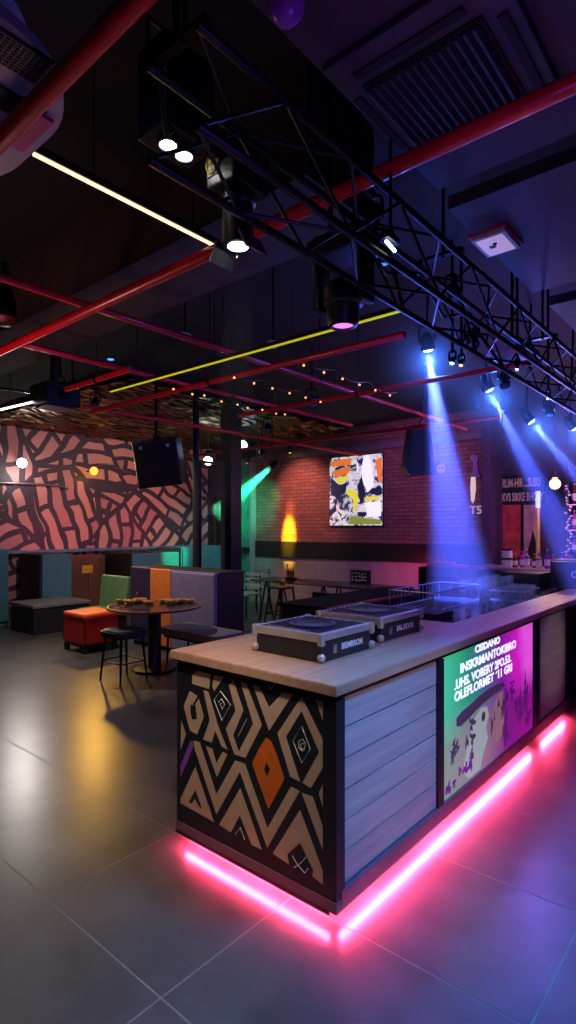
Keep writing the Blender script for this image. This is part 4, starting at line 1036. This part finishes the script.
# bright abstract poster
x0, x1, z0, z1 = wall_rect(330.5, 457, 383, 526, yw)
z0, z1 = 1.70, 3.04
t = thing('light_poster', 'bright abstract poster lit on the brick wall', 'poster', ((x0+x1)/2, yw, z0))
pr = part('print', MB().box((x0, yw-.025, z0), (x1, yw-.005, z1)), POSTER, t, smooth=False)
part('frame', MB().box((x0-.02, yw-.02, z0-.02), (x0, yw+.005, z1+.02)).box((x1, yw-.02, z0-.02), (x1+.02, yw+.005, z1+.02)).box((x0, yw-.02, z1), (x1, yw+.005, z1+.02)).box((x0, yw-.02, z0-.02), (x1, yw+.005, z0)), BLK, t)
def pg(l): return [(x0+(x1-x0)*(X-50)/465, yw-.0262, z1-(z1-z0)*(Y_-55)/625) for X, Y_ in l]
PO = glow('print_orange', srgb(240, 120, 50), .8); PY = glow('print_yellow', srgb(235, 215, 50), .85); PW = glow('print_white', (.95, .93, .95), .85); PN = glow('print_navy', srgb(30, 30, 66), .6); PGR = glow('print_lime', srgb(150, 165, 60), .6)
m = MB()
for i, l in ((0, [(55, 85), (240, 70), (250, 130), (100, 135), (60, 130)]), (0, [(70, 180), (240, 140), (230, 200), (110, 240)]), (1, [(110, 250), (240, 215), (180, 290), (130, 300)]), (0, [(455, 110), (512, 90), (512, 310), (480, 290)]),
             (3, [(60, 230), (140, 310), (210, 290), (200, 370), (130, 430), (60, 400)]), (3, [(300, 330), (340, 240), (370, 370), (380, 430), (330, 500)]), (2, [(360, 60), (405, 60), (445, 270), (440, 340), (390, 390), (345, 270), (340, 160)]), (2, [(290, 80), (320, 170), (300, 210)]),
             (1, [(190, 375), (240, 350), (295, 385), (315, 440), (280, 560), (262, 540), (270, 450)]), (1, [(360, 430), (490, 420), (480, 455), (370, 465)]), (3, [(300, 560), (380, 560), (370, 605), (310, 600)]), (4, [(240, 600), (500, 630), (510, 670), (220, 670)]), (2, [(370, 480), (500, 470), (505, 600), (390, 605)]), (3, [(400, 380), (500, 330), (510, 400), (430, 410)])):
    m.mi = i; m.prism(pg(l), (0, .001, 0))
part('printed_shape', m, [PO, PY, PW, PN, PGR], pr, smooth=False)
# shelf line on the teal pillar
solo('wall_shelf', MB().box((-9.27, 8.98, 1.17), (-8.86, 9.12, 1.22), .004), BLK, 'small black shelf on the teal pillar', 'shelf')

# ================================================================== SEATING AREA
def block(name, lo, hi, label, cat, front, side, top=None, fy=True):
    """tall upholstered booth back: carcass and padded faces"""
    t = thing(name, label, cat, ((lo[0]+hi[0])/2, (lo[1]+hi[1])/2, 0))
    part('carcass', MB().box(lo, hi, .012), BLKV if top is None else top, t)
    part('side_pad', MB().box((lo[0]+.01, lo[1]-.025, .08), (hi[0]-.005, lo[1]+.004, hi[2]-.012), .012, 3), front, t)
    part('front_pad', MB().box((hi[0]-.004, lo[1]+.005, .08), (hi[0]+.03, hi[1]-.005, hi[2]-.012), .012, 3), side, t)
    return t
block('booth_divider', (-10.34, 4.69, 0), (-9.58, 5.24, 1.2), 'tall booth divider with navy side and teal face behind the black bench', 'booth', NAVY, TEAL)
block('booth_divider', (-10.34, 3.3, 0), (-9.78, 4.22, 1.3), 'teal topped booth divider cut by the picture edge', 'booth', NAVY, TEAL, TEAL)
block('booth_divider', (-10.33, 6.33, 0), (-9.33, 7.46, 1.17), 'black sided booth divider with grey teal face behind green chair', 'booth', BLKV, TEAL)
block('booth_divider', (-10.33, 7.7, 0), (-9.5, 9.0, 1.25), 'farthest teal booth divider under the mural end', 'booth', TEAL, TEAL, TEAL)
t = thing('wooden_cabinet', 'brown wooden cabinet with yellow label between booth dividers', 'cabinet', (-10.1, 5.8, 0))
part('body', MB().box((-10.34, 5.42, 0), (-9.96, 6.16, 1.12), .006), DWOOD, t)
part('door', MB().box((-9.962, 5.45, .06), (-9.945, 5.785, 1.08), .004), DWOOD, t); part('door', MB().box((-9.962, 5.795, .06), (-9.945, 6.13, 1.08), .004), DWOOD, t)
part('label_plate', MB().box((-9.945, 5.66, .79), (-9.938, 5.88, .94)), mat('label_yellow', srgb(220, 160, 50), .5), t)
# black bench
t = thing('bench', 'low black bench with dark grey seat pad before teal divider', 'bench', (-9.0, 4.55, 0))
part('base', MB().box((-9.39, 4.09, 0), (-8.60, 5.03, .40), .01), BLKV, t)
part('seat_pad', MB().box((-9.41, 4.07, .40), (-8.58, 5.05, .46), .018, 3), CHAR, t)
# long booth back behind the round table
t = thing('booth_seating', 'long booth backrest in navy, orange and lilac panels behind the round table', 'booth', (-6.0, 4.97, 0))
part('carcass', MB().box((-6.97, 4.76, 0), (-5.19, 5.22, 1.07), .01), BLKV, t)
for x0, x1, mm, zz in ((-6.97, -6.51, NAVY, 1.10), (-6.505, -6.05, ORANGEV, 1.095), (-6.045, -5.195, LILAC, 1.075)):
    part('back_panel', MB().box((x0, 4.71, .06), (x1, 4.765, zz), .014, 3), mm, t, {'navy_vinyl': 'dark navy panel', 'orange_vinyl': 'orange panel', 'lilac_vinyl': 'lilac panel'}[mm.name])
part('top_cap', MB().box((-6.97, 4.765, 1.07), (-5.19, 5.24, 1.10), .01), BLKV, t)
part('top_roll', MB().box((-6.06, 4.72, 1.068), (-5.19, 4.80, 1.09), .009, 3), LILAC, t)
# upholstered seat bench in front of it
t = thing('seat_bench', 'charcoal padded bench with slim legs before the lilac panel', 'bench', (-5.1, 4.43, 0))
part('seat_pad', MB().rrect(-5.15, 4.45, .52, .235, .09, .37, .45, 6), CHAR, t)
part('frame', MB().box((-5.6, 4.26, .33), (-4.7, 4.64, .37), .004), BLKM, t)
for x in (-5.56, -4.74):
    for y in (4.29, 4.61): part('leg', MB().cyl((x, y, .33), (x+(.02 if x > -5 else -.02), y, 0), .016, .011, seg=10), BLKM, t)
# green banquette
t = thing('banquette', 'green backed banquette seat behind the red stool', 'banquette', (-7.6, 4.8, 0))
part('backrest', MB().box((-8.02, 4.86, .38), (-7.3, 4.96, .92), .03, 3, rot=Euler((-.1, 0, 0)).to_matrix()), GREEN, t)
part('seat', MB().box((-8.0, 4.46, .34), (-7.32, 4.86, .44), .03, 3), GREEN, t)
part('base', MB().box((-7.98, 4.5, 0), (-7.34, 4.9, .34), .008), BLKV, t)
# red cube stool
t = thing('cube_stool', 'red cube stool with orange top and black feet', 'stool', (-7.065, 4.15, 0))
x0, x1, y0, y1 = -7.34, -6.79, 3.9, 4.4
part('body', MB().box((x0, y0, .12), (x1, y1, .44), .012, 3), REDV, t)
part('cushion', MB().box((x0-.008, y0-.008, .44), (x1+.008, y1+.008, .525), .035, 4), mat('red_orange_vinyl', srgb(222, 72, 36), .45), t, 'orange red top cushion')
part('base_frame', MB().box((x0+.01, y0+.01, .08), (x1-.01, y1-.01, .12), .004), BLK, t)
for x in (x0+.035, x1-.035):
    for y in (y0+.035, y1-.035): part('leg', MB().box((x-.03, y-.03, 0), (x+.03, y+.03, .09), .004), BLK, t)
for a in ((x0, y0), (x1, y0), (x1, y1), (x0, y1)):
    q0 = Vector((a[0]+(.004 if a[0] < -7 else -.004), a[1]+(.004 if a[1] < 4.1 else -.004), .13)); part('piping', MB().cyl(q0, q0+Vector((0, 0, .31)), .009, seg=8), BLKV, t)
# round table
tx, ty = -5.46, 4.02
t = thing('round_table', 'round pedestal table with glossy dark top beside the booth', 'table', (tx, ty, 0))
part('tabletop', MB().lathe([(0, .722), (.50, .722), (.52, .726), (.525, .738), (.52, .75), (.49, .7505), (0, .7505)], (tx, ty, 0), 56), mat('table_gloss', srgb(46, 34, 32), .12), t)
part('rim', MB().lathe([(.515, .722), (.535, .724), (.543, .737), (.535, .751), (.515, .7515), (.515, .722)], (tx, ty, 0), 56), TBLW, t)
part('pedestal', MB().lathe([(.085, .03), (.075, .06), (.075, .70), (.16, .722), (0, .722)], (tx, ty, 0), 28), BLK, t)
part('base', MB().lathe([(0, 0), (.245, 0), (.25, .012), (.24, .024), (.10, .04), (0, .04)], (tx, ty, 0), 36), BLKM, t)
# round stool with black pad
sx, sy = -5.33, 3.52
t = thing('pad_stool', 'black padded stool with thin splayed legs before the round table', 'stool', (sx, sy, 0))
part('seat', MB().rrect(sx, sy, .185, .185, .08, .475, .50, 6).rrect(sx, sy, .20, .20, .09, .50, .545, 6).rrect(sx, sy, .18, .18, .08, .545, .558, 6), BLKV, t)
for ax, ay in ((-1, -1), (1, -1), (1, 1), (-1, 1)):
    part('leg', MB().cyl((sx+ax*.15, sy+ay*.13, .48), (sx+ax*.19, sy+ay*.165, .012), .017, .010, seg=10), BLKM, t)
    part('foot', MB().cyl((sx+ax*.19, sy+ay*.165, 0), (sx+ax*.19, sy+ay*.165, .016), .012, seg=10), STEEL, t)
part('stretcher', MB().tube([(sx-.18, sy-.15, .22), (sx+.18, sy-.15, .22), (sx+.18, sy+.15, .22), (sx-.18, sy+.15, .22)], .007, 8, True), BLKM, t)
# bowls, cups and a bottle on the table
def bowl(p, label, s=1.0, grp=None):
    t = thing('ashtray', label, 'ashtray', (p.x, p.y, .752), grp)
    part('bowl', MB().lathe([(0, 0), (.035*s, 0), (.05*s, .022*s), (.046*s, .022*s), (.03*s, .006), (0, .006)], (p.x, p.y, .752), 20), mat('dark_brass', srgb(200, 156, 76), .3, .45), t)
    part('rim', MB().lathe([(.044*s, .016*s), (.054*s, .017*s), (.054*s, .034*s), (.044*s, .034*s), (.044*s, .016*s)], (p.x, p.y, .752), 20), GOLD, t)
    return t
for (u, v, s, lab) in ((121, 602.5, .8, 'gold rimmed black bowl at the table edge nearest the red stool'), (130, 603.8, 1.0, 'gold rimmed black bowl, second from red stool on the table'), (140, 602.6, 1.1, 'gold rimmed black bowl beside the tiny bottle'), (149, 604.2, .9, 'gold rimmed black bowl in the middle of table'),
                       (164, 602.4, .9, 'gold rimmed black bowl before the orange panel'), (172, 604, 1.1, 'gold rimmed black bowl, second from the orange panel'), (181, 602.6, 1.0, 'gold rimmed black bowl, third from the orange panel'), (190, 602.4, .8, 'gold rimmed black bowl at the table edge nearest lilac panel')):
    p = at_z(u, v, .752); bowl(p, lab, s*1.35)
p = at_z(137, 600.2, .752)
t = thing('sauce_bottle', 'tiny gold topped bottle standing among the bowls on the table', 'bottle', p)
part('body', MB().lathe([(0, 0), (.02, 0), (.02, .06), (.008, .075), (.008, .085), (0, .085)], p, 14), AMBER, t); part('cap', MB().lathe([(.010, .083), (.010, .10), (0, .10)], p, 12), GOLD, t)
# post, pillar and glass screen
m = MB().cyl((-6.35, 5.4, 0), (-6.35, 5.4, 3.62), .048, seg=20).cyl((-6.35, 5.4, 0), (-6.35, 5.4, .02), .10, seg=20); struct('column_post', m, BLK, True)
m = MB().box((-6.47, 5.99, 0), (-6.235, 6.22, 3.62), .006); struct('column_pillar', m, mat('pillar_dark', srgb(36, 38, 46), .3))
t = thing('glass_screen', 'clear glass screen in black frame between the post and dark pillar', 'glass screen', (-6.3, 5.7, 0))
part('pane', MB().box((-6.335, 5.47, .5), (-6.327, 5.96, 2.6)), PANE, t)
part('frame', MB().box((-6.35, 5.455, 0), (-6.31, 5.475, 2.64)).box((-6.35, 5.955, 0), (-6.31, 5.975, 2.64)).box((-6.35, 5.475, 2.6), (-6.31, 5.955, 2.64)).box((-6.35, 5.475, .44), (-6.31, 5.955, .5)), BLK, t)
# ================================================================== BACK TABLE GROUP
t = thing('long_table', 'long narrow table along the brick wall, dark top on V legs', 'table', (-5.55, 7.5, 0))
part('tabletop', MB().box((-7.0, 7.2, .715), (-4.15, 7.85, .75), .006), mat('table_grey', srgb(84, 70, 74), .25), t)
for x in (-6.7, -5.45, -4.4):
    part('leg', MB().tube([(x-.02, 7.32, .715), (x+.16, 7.32, 0)], .016, 8).tube([(x-.04, 7.32, .715), (x-.2, 7.32, 0)], .016, 8), BLKM, t)
    part('leg', MB().tube([(x-.02, 7.74, .715), (x+.16, 7.74, 0)], .016, 8).tube([(x-.04, 7.74, .715), (x-.2, 7.74, 0)], .016, 8), BLKM, t)
sx, sy = -6.0, 6.88
t = thing('metal_stool', 'dark metal bar stool standing before the long table', 'stool', (sx, sy, 0))
part('seat', MB().rrect(sx, sy, .16, .16, .04, .68, .705), BLKM, t)
for ax, ay in ((-1, -1), (1, -1), (1, 1), (-1, 1)): part('leg', MB().cyl((sx+ax*.13, sy+ay*.13, .69), (sx+ax*.20, sy+ay*.20, 0), .016, .012, seg=8), BLKM, t)
part('footrest', MB().tube([(sx-.17, sy-.17, .28), (sx+.17, sy-.17, .28), (sx+.17, sy+.17, .28), (sx-.17, sy+.17, .28)], .009, 8, True), BLKM, t)
for i, (sx, sy, lab) in enumerate(((-7.35, 7.45, 'pale slatted chair at the end of the long table'), (-7.9, 8.3, 'pale slatted chair by the teal pillar'))):
    t = thing('slat_chair', lab, 'chair', (sx, sy, 0)); PS = mat('pale_slat', srgb(170, 190, 190), .5)
    part('seat', MB().box((sx-.2, sy-.2, .43), (sx+.2, sy+.2, .46), .01), PS, t)
    m = MB()
    for z in (.56, .66, .76): m.box((sx-.2, sy+.17, z), (sx+.2, sy+.19, z+.06), .004)
    part('back_slat', m, PS, t)
    for ax, ay in ((-1, -1), (1, -1), (1, 1), (-1, 1)): part('leg', MB().cyl((sx+ax*.18, sy+ay*.18, .82 if ay > 0 else .44), (sx+ax*.19, sy+ay*.19, 0), .013, seg=8), BLKM, t)
for (sx, sy, lab) in ((-5.0, 6.88, 'black chair tucked before the middle of the long table'), (-4.3, 6.88, 'black chair tucked before the pink lit end of the long table')):
    t = thing('black_chair', lab, 'chair', (sx, sy, 0))
    part('seat', MB().box((sx-.2, sy-.2, .42), (sx+.2, sy+.2, .46), .015), BLKV, t)
    part('backrest', MB().box((sx-.2, sy-.22, .5), (sx+.2, sy-.19, .70), .012), BLKV, t)
    for ax, ay in ((-1, -1), (1, -1), (1, 1), (-1, 1)): part('leg', MB().cyl((sx+ax*.17, sy+ay*.17, .70 if ay < 0 else .43), (sx+ax*.18, sy+ay*.18, 0), .013, seg=8), BLKM, t)
p = at_z(291, 580, .751)
t = thing('condiment_caddy', 'small black condiment caddy lit yellow on the long table', 'caddy', p)
part('tray', MB().box((p.x-.09, p.y-.06, .751), (p.x+.09, p.y+.06, .80), .006), BLKP, t)
for dx in (-.05, 0, .05): part('bottle', MB().lathe([(0, 0), (.018, 0), (.018, .10), (.008, .13), (.008, .16), (0, .16)], (p.x+dx, p.y, .80), 12), AMBER, t)
part('handle', MB().tube([(p.x-.09, p.y, .80), (p.x-.09, p.y, 1.0), (p.x-.07, p.y, 1.02)], .01, 8), BLKM, t)
p = at_z(360, 583.5, .751)
t = thing('menu_box', 'black menu holder with white scribbles on the long table', 'menu holder', p)
part('board', MB().box((p.x-.18, p.y-.01, .751), (p.x+.18, p.y+.05, .97), .006), BLKP, t)
m = MB()
for i in range(3):
    for j in range(5):
        w = random.uniform(.02, .05); xx = p.x-.15+.062*j; z = .80+.05*i+random.uniform(-.008, .008); m.box((xx, p.y-.013, z), (xx+w, p.y-.0095, z+.02))
part('scribble', m, WHITELN, t)
part('stand', MB().box((p.x-.18, p.y-.05, .751), (p.x+.18, p.y+.05, .765), .003), BLKP, t)
# conduits on the mural
solo('wall_conduit', MB().tube([at_x(-20, 482, -10.46), at_x(35, 484, -10.46), at_x(60, 486, -10.46), at_x(68, 489, -10.46)], .02, 10), mat('conduit_grey', srgb(120, 112, 116), .4, .6), 'thin grey conduit along mural below the white floodlight', 'pipe')
solo('wall_cable', MB().tube([at_x(98, 466, -10.46), at_x(106, 464, -10.46), at_x(116, 468, -10.46), at_x(131, 473, -10.46)], .015, 8), mat('conduit_grey', srgb(120, 112, 116), .4, .6), 'grey cable on mural running from amber floodlight to loudspeaker', 'cable')

# ================================================================== HAZE IN THE BEAMS
def beam(p, to, r0, r1, L_, dens, label, col=(1, 1, 1)):
    p = Vector(p); d = (Vector(to)-p).normalized(); s = p+d*.035; e = s+d*L_
    o = solo('haze_beam', MB().cyl(s, e, r0, r1, seg=32), mat_haze('haze_%d' % len(bpy.data.materials), dens, col), label, 'haze', kind='stuff')
    return s, e, d
SP = []
for i, (p, tgt, r) in enumerate(beams):
    L_ = (tgt-p).length-(.06 if i < 1 else 0)
    half = (7.6, 5.4, 4.8, 4.8)[i]
    s, e, d = beam(p, tgt, r*.9, r*.9+L_*math.tan(math.radians(half)), L_, (.40, .34, .34, .34)[i], ('hazy blue beam from first truss spotlight', 'hazy blue beam from second truss spotlight', 'hazy blue beam from third truss spotlight', 'hazy blue beam from last truss spotlight')[i])
    l = lamp('SPOT', p+d*.034, (5200, 2600, 2000, 1600)[i], (.06, .10, 1.0), tgt, .02, 2*half+1.5, .5)
gs, ge, gd = beam(backs[2], backs[2]+Vector((-.8, -.1, -.55)), .04, .22, 1.5, .7, 'short green haze beam from green spotlight at the brick wall edge')
ws_, we_, wd = beam(lz-Vector((0, 0, .03)), lz+Vector((-.12, .1, -2)), .035, .10, .8, .025, 'faint pale haze beam under the black profile spotlight')
for i, (p, tgt, r) in enumerate(beams):
    d = (tgt-p).normalized()
    hz = solo('haze_glow', MB().sph((0, 0, 0), .55, 24), mat_haze_ball('haze_glow_%d' % i, .75, .55), 'blue lens halo as haze around beam spotlight %s' % ('nearest the moving head', 'second from the moving head', 'third from the moving head', 'fourth from the moving head')[i], 'haze', kind='stuff')  # added haze ball and inner point imitate the lens halo
    hz.location = p+d*.06
    lamp('POINT', p+d*.10, (16, 13, 11, 10)[i], (.03, .16, 1.0), None, .03)
# ================================================================== LIGHTS
# white twin spotlight: warm white pool on counter end and floor
lamp('SPOT', mid-Vector((0, 0, .02)), 155, (1, .90, .82), (-2.9, 1.2, 0), .05, 78, .7)
lamp('SPOT', lz-Vector((0, 0, .02)), 30, (.8, .92, 1), (-1.9, 2.2, 0), .05, 70, .6)
# mural floods
pw = at_x(22, 463, -10.05); pa = at_x(94, 471, -10.05)
lamp('SPOT', pw, 125, (1, .93, .86), at_z(32, 772, 0), .10, 75, .9); lamp('SPOT', pa, 140, (1, .52, .08), at_z(95, 735, 0), .10, 60, .9)
# washes on the mural
lamp('SPOT', (-7.2, 4.6, 3.3), 115, (1, .74, .66), (-10.5, 5.6, 2.2), .1, 110, .8)
lamp('SPOT', (-7.4, 6.8, 3.3), 95, (1, .62, .62), (-10.5, 7.4, 2.0), .1, 110, .8)
lamp('SPOT', (-6.6, 3.6, 3.2), 250, (1, .88, .78), (-6.6, 4.6, .4), .1, 110, .8)  # fill added over the seating, no fixture there
lamp('SPOT', (-7.6, 7.9, 3.0), 120, (.1, 1, .8), (-9.4, 8.8, 1.2), .06, 70, .6)
lamp('SPOT', (-9.4, 5.4, 1.55), 19, (1, .16, .34), (-10.5, 5.4, 1.9), .15, 150, .8); lamp('SPOT', (-9.4, 7.6, 1.6), 18, (1, .14, .36), (-10.5, 7.4, 1.9), .15, 150, .8)
lamp('POINT', at_x(24, 474, -10.2), 9, (1, .95, .9), None, .05); lamp('POINT', at_x(94, 475, -10.22), 7, (1, .5, .06), None, .05)
# brick wall
lamp('SPOT', (-7.76, 8.93, 3.06), 260, (1, .34, .02), (-7.78, 9.22, 1.0), .03, 24, .7); lamp('SPOT', (-7.78, 8.5, 3.15), 5200, (1, .55, .012), (-7.80, 9.2, 1.5), .03, 15, 1.0)
lamp('SPOT', (backs[6].x+.1, 7.9, 3.3), 150, (1, .35, .32), (-7.4, 9.2, 2.2), .05, 70, .8)
lamp('SPOT', (-4.6, 7.2, 3.3), 80, (.5, .16, .8), (-4.6, 9.2, 2.0), .1, 110, .8)
lamp('SPOT', (-4.7, 8.3, .95), 26, (1, .05, .25), (-4.9, 9.2, .5), .1, 120, .8)
lamp('SPOT', gs, 2600, (.02, 1, .38), gs+gd, .03, 18, .6); lamp('SPOT', gs, 330, (.04, 1, .40), (-8.7, 9.15, 2.2), .03, 34, .8)
# bar side: blue and violet
lamp('SPOT', (-.2, 2.5, 3.0), 820, (.03, .27, 1.0), (-.4, 2.1, 0), .25, 84, 1.0)
lamp('SPOT', (-.3, 4.3, 3.0), 100, (.42, .10, 1.0), (-.4, 3.6, 0), .15, 95, .9)
lamp('POINT', (-1.7, 3.0, 2.35), 16, (.06, .14, 1.0), None, .1)  # bare point added for blue ambience near the truss
lamp('POINT', (-.5, 1.2, 2.3), 3.5, (.35, .08, .9), None, .15)  # bare violet point added under the ceiling boards
lamp('POINT', (-1.9, 6.3, 2.4), 60, (.25, .15, 1.0), None, .1)
lamp('POINT', (-1.6, 8.6, 2.2), 50, (.5, .2, 1.0), None, .1)
lamp('POINT', at_y(555, 484, 8.35), 30, (1, .5, .25), None, .07)
lamp('SPOT', (-2.2, 6.9, 2.6), 130, (.62, .72, 1.0), (-2.05, 5.5, 1.0), .04, 30, .6)  # added spot that brings out highlights on the bar glasses
# added fills without fixtures: warm point near the pipes, pinkish spots on the planks
lamp('POINT', (-3.8, 1.2, 2.1), 17, (1, .5, .42), None, .2)
lamp('SPOT', (1.6, 2.6, 1.2), 70, (1, .72, .70), (-1.35, 2.45, .75), .1, 31, .8); lamp('SPOT', (1.2, 5.3, 1.2), 46, (1, .76, .76), (-1.35, 4.98, .62), .08, 20, .8)

# ================================================================== CAMERA AND VIEW
cd = bpy.data.cameras.new('camera'); cam = bpy.data.objects.new('camera', cd); C.objects.link(cam)
cam.location = (0, 0, EYE); cam.rotation_euler = (PI/2, 0, TH)
cd.sensor_fit = 'VERTICAL'; cd.sensor_height = 36.0; cd.lens = F/1024*36; cd.shift_y = 16/1024; cd.clip_start = .02; cd.clip_end = 100
sc = bpy.context.scene; sc.camera = cam
w = bpy.data.worlds.new('world'); sc.world = w; w.use_nodes = True
w.node_tree.nodes['Background'].inputs['Color'].default_value = (.01, .01, .015, 1)
sc.view_settings.view_transform = 'Standard'; sc.view_settings.look = 'None'; sc.view_settings.exposure = 0; sc.view_settings.gamma = 1; sc.view_settings.use_curve_mapping = False
sc.cycles.use_denoising = True; sc.cycles.max_bounces = 8; sc.cycles.diffuse_bounces = 4; sc.cycles.volume_bounces = 1
sc.cycles.sample_clamp_indirect = 8.0; sc.cycles.transparent_max_bounces = 12
